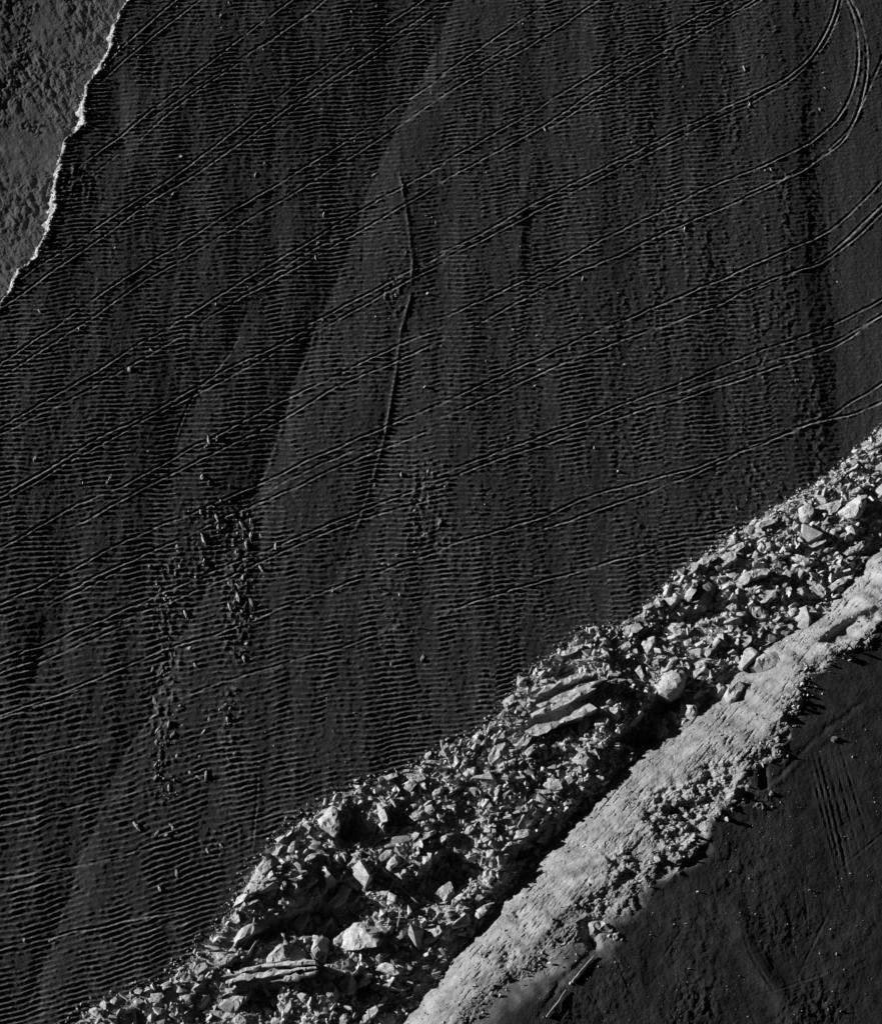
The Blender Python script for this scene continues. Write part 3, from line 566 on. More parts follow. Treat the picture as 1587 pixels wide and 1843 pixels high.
SHARED = {'ribbed slab stack': (932, 1148, 1.5), 'layered stone beam': (582, 1463, 1.2)}
HEROES = [
 ('Z1', [(1190,1040),(1240,1000),(1440,790),(1480,750),(1510,790),(1505,900),(1440,970),(1380,1040),(1280,1100),(1240,1090)], 'long smooth pale slab leaning out of the rubble near the bottom edge', 20, .35, 0, 'flat_rock'),
 ('Z1', [(420,1200),(425,1140),(480,1110),(520,1150),(500,1210),(450,1255)], 'small rounded pale block at the lower left tip of the heap', 22, .3, 0, 'boulder'),
 ('Z1', [(255,1020),(285,970),(400,1000),(480,1035),(470,1075),(380,1065)], 'ragged ledge of rock at the lower left end of the heap, stick beside it', 18, .35, 1, 'boulder'),
 ('Z1', [(730,930),(760,860),(840,850),(870,900),(830,960),(770,965)], 'rounded lump on the heap edge above the long smooth slab', 18, .3, 1, 'boulder'),
 ('Z1', [(950,930),(1080,875),(1110,880),(1060,930),(1000,955)], 'thin flat flake left of the long smooth slab', 14, .2, 0, 'flat_rock'),
 ('Z1', [(1050,1000),(1130,910),(1200,880),(1230,940),(1190,990),(1100,1015)], 'broad flat slab touching the upper end of the long smooth slab', 15, .25, 0, 'flat_rock'),
 ('Z3', [(365,1110),(380,1050),(460,960),(500,1000),(495,1090),(430,1125)], 'squarish grey block at the bottom edge of the picture', 12, .4, 1, 'boulder'),
 ('Z1', [(880,1110),(915,1070),(945,1110),(935,1150),(900,1140)], 'small bright stone below the thin flat flake', 22, .25, 0, 'boulder'),
 ('Z1', [(875,1025),(930,1015),(975,1050),(960,1075),(910,1050)], 'small flat bright flake above a small bright stone', 16, .15, 0, 'flat_rock'),
 ('Z2', [(930,330),(1015,195),(1080,260),(1110,340),(1070,460),(1000,460),(950,390)], 'big diamond shaped pale boulder on the upper edge of the heap', 22, .55, 0, 'boulder'),
 ('Z2', [(1375,205),(1410,200),(1440,270),(1460,350),(1420,360),(1385,280)], 'bright upright splinter of rock right of the diamond shaped boulder', 30, .4, 0, 'splinter'),
 ('Z2', [(1245,370),(1265,320),(1370,440),(1340,480),(1260,430)], 'rough block below the bright upright splinter', 20, .3, 1, 'boulder'),
 ('Z2', [(1135,680),(1200,550),(1275,580),(1240,700),(1180,725)], 'ribbed pale block below the diamond shaped boulder', 22, .4, 0, 'boulder'),
 ('Z2', [(795,630),(940,580),(930,615),(860,670),(800,660)], 'wedge shaped pale slab left of the hanging splinter', 18, .3, 0, 'flat_rock'),
 ('Z2', [(955,600),(985,600),(1010,720),(1065,770),(1045,910),(1000,800),(970,690)], 'narrow hanging splinter pointing down into the deep shadow', 28, .45, 0, 'splinter'),
 ('Z2', [(690,880),(700,840),(750,780),(800,850),(760,890)], 'pale block on the brink of the deep shadow', 20, .35, 0, 'boulder'),
 ('Z2', [(635,630),(660,625),(720,670),(700,720),(650,690)], 'small pale wedge on the left slope of the heap', 22, .3, 0, 'boulder'),
 ('Z2', [(480,700),(560,580),(600,600),(600,720),(520,790),(440,800)], 'pale crumbling block on the left outer edge of the heap', 20, .3, 1, 'boulder'),
 ('Z2', [(690,560),(740,480),(800,520),(820,570),(760,600)], 'rough block above a small pale wedge on the left slope', 20, .35, 1, 'boulder'),
 ('Z2', [(1060,1240),(1120,1160),(1210,1100),(1300,1110),(1430,1100),(1420,1160),(1380,1290),(1210,1315),(1110,1290)], 'largest round boulder below the deep shadow', 18, .7, 0, 'boulder'),
 ('Z3', [(858,250),(900,230),(1010,260),(1045,330),(1000,420),(970,560),(930,450),(880,360)], 'dark pointed rock with a bright left edge under the deep shadow', -16, .6, 1, 'boulder'),
 ('Z2', [(295,985),(330,910),(540,850),(550,870),(350,960)], 'thin shale sheet jutting over the plain, upper of two', 14, .5, 0, 'flat_rock'),
 ('Z2', [(305,1000),(400,935),(540,890),(520,940),(400,985)], 'thin shale sheet jutting over the plain, lower of two', 14, .3, 1, 'flat_rock'),
 ('Z2', [(180,1300),(290,1190),(430,1120),(620,1030),(600,1080),(450,1190),(240,1310)], 'long overhanging plate above a black hollow at the heap edge', 22, .8, 1, 'flat_rock'),
 ('Z2', [(560,960),(600,880),(840,940),(860,970),(700,990)], 'flat broken plate along the upper rim of the deep shadow', 14, .5, 1, 'flat_rock'),
 ('Z3', [(100,590),(220,530),(560,460),(920,440),(920,470),(570,490),(230,565)], 'layered stone beam, uppermost long layer', 16, .7, 0, 'flat_rock'),
 ('Z3', [(200,605),(400,540),(700,510),(925,485),(930,500),(700,540),(560,565),(300,610)], 'layered stone beam, middle layer', 16, .5, 0, 'flat_rock'),
 ('Z3', [(580,600),(700,555),(930,515),(920,540),(700,600)], 'layered stone beam, short lowest layer', 16, .35, 1, 'flat_rock'),
 ('Z3', [(480,400),(520,340),(640,300),(800,330),(850,380),(840,430),(560,455),(420,450)], 'crumbly earth lump resting on the layered stone beam', 14, .6, 1, 'boulder'),
 ('Z3', [(960,640),(1000,550),(1060,620),(1110,700),(1080,760),(1020,720)], 'bright triangular face below the dark pointed rock', 24, .4, 0, 'boulder'),
 ('Z3', [(1075,570),(1150,525),(1245,620),(1200,700),(1120,690)], 'rounded grey block right of the bright triangular face', 4, .6, 1, 'boulder'),
 ('Z3', [(770,705),(800,680),(890,670),(890,720),(830,755),(780,740)], 'pale oval stone below the layered beam', 18, .3, 0, 'boulder'),
 ('Z3', [(280,900),(350,830),(410,890),(400,930),(300,945)], 'grey block at the lower end of the long smooth slab', 10, .3, 1, 'boulder'),
 ('Z3', [(1230,750),(1370,690),(1400,700),(1290,770)], 'flat flake in the fine rubble near the bank foot at the bottom', 14, .2, 0, 'flat_rock'),
 ('Z3', [(1090,350),(1150,370),(1190,380),(1160,420),(1130,410)], 'small bright stone touching the largest round boulder', 20, .3, 0, 'boulder'),
 ('Z4', [(565,980),(600,900),(650,910),(655,940),(615,1035),(580,1020)], 'bright tooth shaped rock above the dark hollow in mid heap', 28, .45, 0, 'boulder'),
 ('Z4', [(688,990),(720,950),(755,905),(752,950),(715,1012)], 'small bright finger of rock right of the tooth shaped rock', 28, .35, 0, 'splinter'),
 ('Z4', [(640,870),(680,800),(760,760),(850,740),(745,830),(690,890)], 'long pale ridge stone leading to the tooth shaped rock', 20, .4, 0, 'boulder'),
 ('Z4', [(455,660),(500,610),(620,580),(625,620),(520,665)], 'long rough stone right of the upright splinter shadow', 18, .3, 1, 'boulder'),
 ('Z4', [(595,690),(640,640),(705,670),(640,695)], 'small pale flake below the long rough stone', 16, .2, 0, 'flat_rock'),
 ('Z4', [(880,310),(935,270),(945,320),(910,338)], 'small square pale stone in the fine middle rubble, upper one', 22, .25, 0, 'boulder'),
 ('Z4', [(958,460),(1000,420),(1035,460),(1010,492)], 'small square pale stone in the fine middle rubble, lower one', 22, .25, 0, 'boulder'),
 ('Z4', [(855,275),(900,190),(938,190),(900,255)], 'slim tilted stone near the upper heap edge above the fine rubble', 22, .3, 0, 'splinter'),
 ('Z4', [(1065,720),(1130,690),(1145,770),(1100,795)], 'bright angular stone in the centre of the fine rubble', 24, .3, 0, 'boulder'),
 ('Z4', [(295,1000),(380,900),(440,880),(430,960),(340,1045)], 'long grey stone left of the tooth shaped rock', 8, .45, 1, 'boulder'),
 ('Z4', [(588,200),(605,160),(645,130),(648,165),(615,212)], 'bright nodule standing on the upper heap rim', 26, .35, 0, 'boulder'),
 ('Z4', [(1105,400),(1150,320),(1182,288),(1140,385)], 'slim pale splinter in the fine rubble', 20, .25, 0, 'splinter'),
 ('Z4', [(600,470),(620,440),(770,400),(790,430),(720,465)], 'long ragged stone over a black gap in mid heap', 16, .35, 1, 'boulder'),
 ('Z4', [(420,820),(460,790),(520,800),(560,830),(470,850)], 'flat stone above the long grey stone', 14, .25, 1, 'flat_rock'),
 ('Z4', [(935,1295),(990,1220),(1080,1190),(1040,1240),(990,1305)], 'pale block lying against the foot of the bank', 20, .35, 1, 'boulder'),
 ('Z5', [(200,820),(270,780),(460,740),(690,610),(745,650),(640,710),(470,760),(370,830),(260,870)], 'ribbed slab stack, thick lowest rib with bright blunt end', 18, .75, 0, 'flat_rock'),
 ('Z5', [(245,690),(400,615),(530,560),(640,500),(740,500),(520,615),(400,665),(260,725)], 'ribbed slab stack, second rib from below', 18, .75, 0, 'flat_rock'),
 ('Z5', [(290,620),(450,550),(800,410),(815,430),(570,550),(330,640)], 'ribbed slab stack, thin third rib from below', 16, .75, 0, 'flat_rock'),
 ('Z5', [(262,565),(350,490),(470,430),(660,370),(685,400),(480,470),(300,562)], 'ribbed slab stack, uppermost rib', 18, .8, 1, 'flat_rock'),
 ('Z5', [(425,885),(530,830),(630,850),(625,900),(530,935)], 'flat pale stone just below the ribbed slab stack', 16, .3, 0, 'flat_rock'),
 ('Z5', [(333,895),(370,868),(402,900),(370,932)], 'small round stone under the blunt end of the ribbed slab', 20, .25, 0, 'boulder'),
 ('Z5', [(130,470),(150,400),(210,420),(212,490),(170,522)], 'grey stone on the heap rim left of the ribbed slab stack', 16, .3, 1, 'boulder'),
 ('Z5', [(745,198),(770,188),(850,250),(822,292)], 'short bright bar of rock above the ribbed slab stack', 22, .35, 0, 'splinter'),
 ('Z5', [(1415,580),(1440,480),(1480,600),(1512,690),(1470,772),(1428,762)], 'tall bright spike standing at the foot of the bank', 30, .6, 0, 'splinter'),
 ('Z5', [(1195,770),(1310,780),(1290,860),(1230,900),(1195,870)], 'flat faced block under the black hollow beside the bright spike', 22, .3, 1, 'boulder'),
 ('Z5', [(938,1032),(1000,960),(1032,960),(1002,1042),(955,1058)], 'bright brick shaped stone in the shadowed trench by the bank', 26, .5, 0, 'boulder'),
 ('Z5', [(1175,460),(1230,380),(1310,350),(1450,400),(1425,500),(1310,572),(1220,532)], 'big rounded crumbly boulder left of the bright spike', 16, .7, 1, 'boulder'),
 ('Z5', [(1085,230),(1080,120),(1130,30),(1190,100),(1218,190),(1120,248)], 'tall pale boulder above the big rounded crumbly boulder', 24, .5, 0, 'boulder'),
 ('Z5', [(1008,340),(1070,320),(1100,400),(1128,482),(1070,420)], 'curved bright blade of rock left of the rounded crumbly boulder', 24, .4, 0, 'splinter'),
 ('Z5', [(838,640),(900,640),(932,700),(890,752),(850,690)], 'bright angular stone right of the ribbed slab stack', 22, .35, 0, 'boulder'),
 ('Z5', [(1028,630),(1060,550),(1082,640),(1040,682)], 'small bright pyramid stone above the black hollow', 26, .35, 0, 'boulder'),
 ('Z5', [(848,912),(930,890),(942,922),(880,952)], 'small stone at the left rim of the black hollow', 20, .3, 0, 'boulder'),
 ('Z5', [(582,90),(640,40),(692,80),(650,132),(600,132)], 'dark round stone on the upper heap edge', -4, .4, 2, 'boulder'),
 ('Z5', [(713,25),(760,40),(752,92),(722,82)], 'small bright stone beside the dark round stone', 24, .35, 0, 'boulder'),
 ('Z6', [(1390,420),(1450,370),(1640,290),(1640,460),(1480,492),(1420,462)], 'largest brightest boulder at the right edge of the heap', 30, .9, 0, 'boulder'),
 ('Z6', [(1003,738),(1060,735),(1150,778),(1245,788),(1232,828),(1160,835),(1070,795)], 'curved pale rib of rock with a dark hollow to its left', 28, .5, 0, 'splinter'),
 ('Z6', [(1095,460),(1120,400),(1200,388),(1238,450),(1190,512),(1120,522)], 'rounded grey boulder near the upper right heap edge', 16, .5, 1, 'boulder'),
 ('Z6', [(338,950),(365,955),(310,1090),(235,1150),(178,1168),(240,1105)], 'pale arched edge stone left of the black block', 30, .8, 0, 'splinter'),
 ('Z6', [(78,1140),(100,1090),(190,1075),(222,1110),(170,1162)], 'bright squat stone left of the arched edge stone', 26, .4, 0, 'boulder'),
 ('Z6', [(370,960),(490,958),(520,1010),(500,1130),(400,1130),(320,1105)], 'black shaded block behind the pale arched edge stone', -30, .7, 2, 'boulder'),
 ('Z6', [(600,960),(760,880),(880,860),(900,885),(700,990)], 'long ledge with a dark underside in the right part of the heap', 20, .6, 1, 'flat_rock'),
 ('Z6', [(1013,1190),(1040,1140),(1100,1150),(1112,1200),(1060,1225)], 'bright round stone near the bank in the right part of the heap', 22, .35, 0, 'boulder'),
 ('Z6', [(565,1162),(620,1120),(705,1130),(640,1195)], 'flat pale stone right of the black shaded block', 20, .3, 0, 'flat_rock'),
 ('Z6', [(1400,150),(1445,190),(1400,232),(1340,275),(1338,220)], 'pale slanted stone near the top right of the heap', 22, .4, 0, 'boulder'),
 ('Z6', [(1455,155),(1590,108),(1610,150),(1500,195)], 'long pale slab at the top right tip of the heap', 20, .4, 0, 'flat_rock'),
 ('Z6', [(1485,305),(1590,228),(1620,285),(1520,320)], 'pale slab directly above the brightest boulder', 20, .4, 0, 'flat_rock'),
 ('Z6', [(978,490),(1030,448),(1058,500),(1020,542)], 'small pale block left of the rounded grey boulder', 20, .3, 0, 'boulder'),
 ('Z6', [(798,722),(830,660),(864,700),(852,755)], 'narrow bright stone in the upper right rubble', 22, .3, 0, 'splinter'),
 ('Z6', [(878,762),(930,748),(988,790),(950,832),(900,812)], 'round pale stone left of the curved rib', 20, .4, 0, 'boulder'),
 ('Z6', [(1078,620),(1110,588),(1142,610),(1120,642)], 'small bright pebble above the curved rib', 22, .25, 0, 'boulder'),
 ('Z6', [(1258,755),(1450,648),(1462,668),(1335,742)], 'long thin shale strip right of the curved rib', 16, .3, 0, 'flat_rock'),
 ('Z6', [(1285,190),(1320,160),(1365,190),(1330,235)], 'dark grey stone on the rim beside the slanted stone', 0, .35, 2, 'boulder'),
 ('Z6', [(1330,890),(1480,790),(1490,830),(1380,920)], 'flat plate half buried near the bank top right', 10, .3, 1, 'flat_rock'),
 ('Z6', [(1440,560),(1530,530),(1587,560),(1540,610),(1470,600)], 'rough pale block below the brightest boulder', 22, .4, 0, 'boulder'),
 ('Z6', [(740,600),(830,490),(930,470),(940,520),(840,560),(780,620)], 'crumbly pale block at the upper heap edge, right part', 18, .35, 1, 'boulder'),
 ('Z7', [(588,765),(600,700),(700,600),(752,618),(740,655),(690,735),(610,812)], 'long pale leaning slab beside the bright spike', 22, .5, 0, 'flat_rock'),
 ('Z7', [(690,800),(720,700),(800,650),(830,690),(790,760),(720,820)], 'crumbly grey lump right of the long leaning slab', 16, .4, 1, 'boulder'),
 ('Z7', [(880,560),(920,470),(1040,430),(1090,500),(1000,600),(900,610)], 'broad flat crumbly plate against the bank', 12, .3, 1, 'flat_rock'),
 ('Z7', [(638,352),(690,330),(694,392),(660,384)], 'small bright triangular stone in the right heap', 24, .3, 0, 'boulder'),
 ('Z8', [(550,420),(580,350),(640,290),(740,230),(800,182),(742,262),(670,342),(570,428)], 'long thin shard standing along the foot of the bank', 30, .5, 0, 'splinter'),
 ('R6', [(560,865),(690,832),(698,850),(645,930),(600,968),(570,920)], 'grey broken block at the lip of the bank', 2, .0, 1, 'boulder'),
 ('R6', [(640,940),(690,872),(697,930),(655,985)], 'pale chunk fallen off the broken block at the bank lip', 6, .0, 0, 'boulder'),
 ('R6', [(1470,190),(1478,165),(1495,180),(1485,200)], 'small stone beside the shallow trench on the terrace', 8, .0, 2, 'boulder'),
 ('R6', [(1178,440),(1190,410),(1212,405),(1218,445),(1195,462)], 'round stone on the terrace just below the bank notch', 4, .0, 2, 'boulder'),
 ('R6', [(1228,385),(1245,372),(1262,395),(1242,408)], 'small stone beside the round stone on the terrace', 8, .0, 2, 'boulder'),
 ('R6', [(800,622),(830,605),(832,640),(812,655)], 'bright chip stuck in the upper bank', 30, .06, 0, 'boulder'),
]
for h_ in HEROES:
    rock(h_[0], h_[1], h_[2], tilt=h_[3], up=h_[4], mat=h_[5], name=h_[6])

# more long shale plates, lying with the strike of the layers
LANDMARKS = []
for view, px, py, ln in [('Z1', 1350, 920, 'long smooth slab'), ('Z1', 360, 1040, 'ragged ledge'), ('Z2', 1020, 340, 'diamond boulder'), ('Z2', 1420, 280, 'upright splinter'),
        ('Z2', 1240, 1210, 'largest round boulder'), ('Z2', 400, 1180, 'long overhanging plate'), ('Z3', 600, 530, 'layered stone beam'), ('Z3', 950, 380, 'dark pointed rock'),
        ('Z4', 610, 960, 'tooth shaped rock'), ('Z4', 1100, 740, 'fine rubble centre'), ('Z5', 480, 620, 'ribbed slab stack'), ('Z5', 1310, 460, 'rounded crumbly boulder'),
        ('Z5', 1460, 650, 'bright spike'), ('Z5', 990, 1000, 'bright brick shaped stone'), ('Z6', 1500, 420, 'brightest boulder'), ('Z6', 1150, 790, 'curved pale rib'), ('Z6', 410, 1050, 'black shaded block'),
        ('Z6', 800, 560, 'crumbly edge block'), ('Z8', 670, 310, 'thin shard by the bank'), ('Z7', 980, 520, 'crumbly plate on the bank')]:
    q = P(*src(view, [(px, py)])[0], 1.5); LANDMARKS.append((q[0], q[1], ln))
def beside(x, y):
    d_ = sorted((math.hypot(x-lx, y-ly), ln, x-lx, y-ly) for lx, ly, ln in LANDMARKS); _, ln, ex, ey = d_[0]
    side_ = ('right of' if ex > 0 else 'left of') if abs(ex) > abs(ey) else ('above' if ey > 0 else 'below')
    return ('close ' if d_[0][0] < 3.5 else ('' if d_[0][0] < 6.5 else 'well '))+side_+' the '+ln
rp = random.Random(4); seen_ = {}; AUTO = []
for _ in range(400):
    fx = rp.random(); ex_ = 380+fx*880; ay = rp.uniform(ab(*P(380, 1540, 1)[:2])[0], ab(*P(1270, 900, 1)[:2])[0]); tt_ = rp.uniform(.08, .85)
    by = np.interp(ay, *E_RUB)*(1-tt_)+np.interp(ay, *E_FOOT)*tt_; wx, wy = ay*math.cos(TH)+by*math.sin(TH), ay*math.sin(TH)-by*math.cos(TH)
    if len(AUTO) < 44 and all(math.hypot(wx-p.mean(0)[0], wy-p.mean(0)[1]) > 2.6 for p in HERO_POLYS) and all(math.hypot(wx-q[0], wy-q[1]) > 3.4 for q in AUTO): AUTO.append((wx, wy))
def to_view(wx, wy, z=1.6):
    d = np.array([wx, wy, z])-CAM; dep = d[1]*st-d[2]*ct; return (d[0]/dep*1275*FOC+793.5, 920.5-(d[1]*ct+d[2]*st)/dep*1275*FOC)
VIEWS['S'] = (0, 0, 1.0)
for view, px, py, L, W, ang in [('S',)+to_view(*q)+(rp.uniform(20, 40), rp.uniform(8, 17), rp.choice([20, 30, 40, 55, -20])) for q in AUTO]+[('Z4', 480, 720, 190, 45, 20), ('Z4', 540, 640, 150, 40, 25), ('Z4', 620, 775, 160, 40, 35), ('Z4', 330, 335, 150, 45, 20), ('Z4', 540, 350, 130, 60, 10), ('Z4', 250, 800, 130, 45, 40),
        ('Z1', 1010, 1190, 220, 60, 40), ('Z1', 420, 1290, 240, 50, 8), ('Z1', 600, 1230, 150, 70, 20), ('Z1', 1150, 1250, 200, 55, 28), ('Z1', 1380, 1150, 120, 80, 10), ('Z3', 1310, 860, 200, 60, 35), ('Z3', 1130, 890, 150, 70, 30), ('Z3', 250, 440, 200, 60, 25),
        ('Z3', 60, 500, 130, 70, 20), ('Z5', 100, 590, 130, 70, 35), ('Z5', 560, 210, 190, 50, 25), ('Z5', 950, 190, 130, 60, 40), ('Z6', 420, 810, 180, 60, 25), ('Z6', 640, 720, 160, 60, 30), ('Z6', 1250, 660, 170, 70, 25), ('Z6', 1390, 990, 220, 60, 32),
        ('Z6', 860, 1080, 180, 80, 28), ('Z6', 1130, 1050, 160, 70, 35), ('Z6', 1510, 720, 200, 70, 30), ('Z6', 300, 880, 150, 60, 35), ('Z7', 620, 430, 150, 50, 45), ('Z7', 520, 560, 140, 50, 40), ('Z2', 560, 690, 150, 70, 40), ('Z2', 480, 860, 160, 50, 20), ('Z2', 870, 800, 150, 60, 25),
        ('Z2', 1450, 600, 140, 60, 35), ('Z5', 620, 1010, 140, 70, 40), ('Z5', 250, 960, 130, 50, 50), ('Z4', 1200, 460, 120, 45, 45), ('Z4', 940, 720, 120, 50, 40)]:
    a_ = math.radians(ang+rp.uniform(-8, 8)); n_ = 9; poly = []
    for k in range(n_):
        t = 2*math.pi*k/n_+rp.uniform(-.25, .25); ex = abs(math.cos(t))**.6*math.copysign(L/2, math.cos(t))*rp.uniform(.8, 1.1); ey = abs(math.sin(t))**.6*math.copysign(W/2, math.sin(t))*rp.uniform(.75, 1.15)
        poly.append((px+ex*math.cos(a_)+ey*math.sin(a_), py-ex*math.sin(a_)+ey*math.cos(a_)))
    q = P(*src(view, [(px, py)])[0], 1.6); lb = '%s shale plate %s' % ('long narrow' if L/W > 3 else ('long broad' if L > (150 if view != 'S' else 28) else 'short broad'), beside(q[0], q[1]))
    seen_[lb] = seen_.get(lb, 0)+1
    if seen_[lb] > 1: lb = lb.replace('shale plate', ['grey shale plate', 'tilted shale plate', 'rough shale plate', 'ragged shale plate'][min(seen_[lb]-2, 3)])
    rock(view, poly, lb, tilt=rp.uniform(12, 24), up=rp.uniform(.2, .45), mat=rp.choice([0, 1, 1]), name='flat_rock', chips=1, rough=.04)

# ------------------------------------------------------------------ broken rock templates
def hull(rr, n, sx, sy, sz, power=2.6):
    p = rr.normal(0, 1, (n, 3)); p /= np.linalg.norm(p, axis=1)[:, None]
    p = np.sign(p)*np.abs(p)**(2.0/power); p *= (sx, sy, sz)*rr.uniform(.8, 1.1, (n, 1))
    bm = bmesh.new()
    for q in p: bm.verts.new(q)
    r = bmesh.ops.convex_hull(bm, input=bm.verts)
    bad = [v for v in bm.verts if not v.link_faces]
    if bad: bmesh.ops.delete(bm, geom=bad, context='VERTS')
    bmesh.ops.triangulate(bm, faces=bm.faces); bm.verts.index_update()
    v = np.array([v.co[:] for v in bm.verts]); f = np.array([[q.index for q in fc.verts] for fc in bm.faces]); bm.free()
    return v, f
rr = np.random.default_rng(77)
TPL = []
for k in range(36):
    s = [(1, .8, .65), (1, .62, .4), (1, .55, .25), (1, .38, .32), (1, .9, .3), (1, .3, .18)][k % 6]
    TPL.append(hull(rr, int(rr.integers(9, 15)), *s, power=rr.uniform(2.6, 6.0)))

def in_hero(pts, scale=1.0):
    m_ = np.zeros(len(pts), bool)
    for p in HERO_POLYS:
        c = p.mean(0); m_ |= inside(pts, c+(p-c)*scale)
    for p in STACKS+(VOIDS if scale > 1 else []): m_ |= inside(pts, p)
    return m_
def sample_rubble(n, seed, lo=0.0, hi=1.0):
    r_ = np.random.default_rng(seed); out = []
    tot = 0
    while tot < n:
        a = r_.uniform(-72, 72, n); bR_ = np.interp(a, *E_RUB); bF_ = np.interp(a, *E_FOOT)
        w = (bF_-bR_)/16.0
        keep = r_.random(n) < w
        b = bR_+(bF_-bR_)*(lo+(hi-lo)*r_.random(n))
        x = a*math.cos(TH)+b*math.sin(TH); y = a*math.sin(TH)-b*math.cos(TH)
        keep &= (np.abs(x) < 64) & (y > -63)
        out.append(np.stack([x, y], 1)[keep]); tot += keep.sum()
    return np.concatenate(out)[:n]
def rand_rot(r_, n, flat=.35, align=TH-.15):
    """mostly flat lying, leaning to the light, long axes near the strike of the layers"""
    out = np.empty((n, 3, 3))
    for i in range(n):
        yaw = align+r_.normal(0, .75); m_ = Matrix.Rotation(-.25+r_.normal(0, flat), 3, Vector((SUNH[1], -SUNH[0], 0)))
        m_ = m_ @ Matrix.Rotation(r_.normal(0, flat), 3, 'X') @ Matrix.Rotation(yaw, 3, 'Z') @ Matrix.Rotation(r_.normal(0, .5), 3, 'X')
        out[i] = m_
    return out

# --- medium rocks, one by one
MID_MESH = [[mesh_np('rock', v, f, m_) for m_ in (M_ROCK[0], M_ROCK[1])] for v, f in TPL[:24]]
r_ = np.random.default_rng(31)
pts = sample_rubble(1400, 32, .02, .98); pts = pts[~in_hero(pts, 1.15)]
chosen = []
for p in pts:
    s = float(np.clip(.50*r_.pareto(1.8)+.5, .5, 1.7))
    if all((p[0]-q[0])**2+(p[1]-q[1])**2 > (.9*(s+q[2]))**2 for q in chosen):
        chosen.append((p[0], p[1], s))
    if len(chosen) >= 140: break
ROT = rand_rot(r_, len(chosen), .3)
for i, (x, y, s) in enumerate(chosen):
    a, b = ab(x, y); t = (b-np.interp(a, *E_RUB))/(np.interp(a, *E_FOOT)-np.interp(a, *E_RUB))
    ti = int(r_.integers(24)); pale = r_.random() < .55
    me = MID_MESH[ti][0 if pale else 1]
    lab = '%s%s %s rock lying %s' % ('larger ' if s > .75 else '', 'pale' if pale else 'grey', ['chunky', 'blocky', 'flat', 'narrow', 'broad flat', 'splintered'][ti % 6], beside(x, y))
    o = obj('rock', me, label=lab, category='rock', group='medium rocks in the rubble heap')
    M4 = Matrix(ROT[i].tolist()).to_4x4(); o.matrix_world = Matrix.Translation((x, y, float(height(x, y))+.18*s)) @ M4 @ Matrix.Scale(s, 4)
MIDS = np.array(chosen)

# --- uncountable small rubble
def scatter(pts, sizes, seed, sink=.12):
    r2 = np.random.default_rng(seed); n = len(pts); R_ = rand_rot(r2, n, .5); ti = r2.integers(0, len(TPL), n)
    z = height(pts[:, 0], pts[:, 1]); V = []; F = []; off = 0
    pos = np.stack([pts[:, 0], pts[:, 1], z+sizes*sink+r2.random(n)*sizes*.5], 1)
    for k_, (v, f) in enumerate(TPL):
        sel = np.where(ti == k_)[0]
        if not len(sel): continue
        w = np.einsum('nij,vj->nvi', R_[sel], v)*sizes[sel, None, None]+pos[sel, None, :]
        V.append(w.reshape(-1, 3)); F.append((f[None]+(np.arange(len(sel))*len(v))[:, None, None]+off).reshape(-1, 3)); off += len(sel)*len(v)
    return np.concatenate(V), np.concatenate(F)
r3 = np.random.default_rng(41)
pts = sample_rubble(22000, 42, -.015, 1.0)
size = np.clip(.10*(r3.pareto(1.45, len(pts))+1), .10, .60)
hid = in_hero(pts, 1.0); keep = (~hid) | ((r3.random(len(pts)) < .12) & (size < .16))
edge_n = sample_rubble(1500, 43, -.07, .06)
stray = sample_rubble(500, 44, .98, 1.12)
pts = np.concatenate([pts[keep], edge_n, stray]); size = np.concatenate([size[keep], r3.uniform(.05, .20, len(edge_n)), r3.uniform(.05, .16, len(stray))])
v, f = scatter(pts, size, 45)
obj('small_rubble', mesh_np('small_rubble', v, f, M_RUB), kind='stuff', label='fine broken shale and crumbs filling the diagonal rubble heap', category='rubble')

# --- crumbs along the scarp and the bank lip
r4 = np.random.default_rng(51)
ysamp = r4.uniform(5, 78, 900); xsamp = np.interp(ysamp, SC[:, 1], SC[:, 0])+r4.normal(-.5, .5, 900)
asamp = r4.uniform(-40, 62, 1500); bsamp = np.interp(asamp, *E_LIP)+r4.normal(-.9, .9, 1500)
keep = asamp > r4.uniform(-40, -5, 1500); asamp, bsamp = asamp[keep], bsamp[keep]
pl = np.stack([asamp*math.cos(TH)+bsamp*math.sin(TH), asamp*math.sin(TH)-bsamp*math.cos(TH)], 1)
v, f = scatter(np.stack([xsamp, ysamp], 1), r4.uniform(.06, .22, 900), 52)
obj('scarp_crumbs', mesh_np('scarp_crumbs', v, f, M_SCARP), kind='stuff', label='pale crumbs along the edge of the lower ground', category='rubble')
v, f = scatter(pl[:900], np.clip(.06*(r4.pareto(1.6, len(pl))+1), .06, .3)[:900], 53)
obj('lip_crumbs', mesh_np('lip_crumbs', v, f, M_RUB), kind='stuff', label='crumbs of clay along the upper lip of the bank', category='rubble')

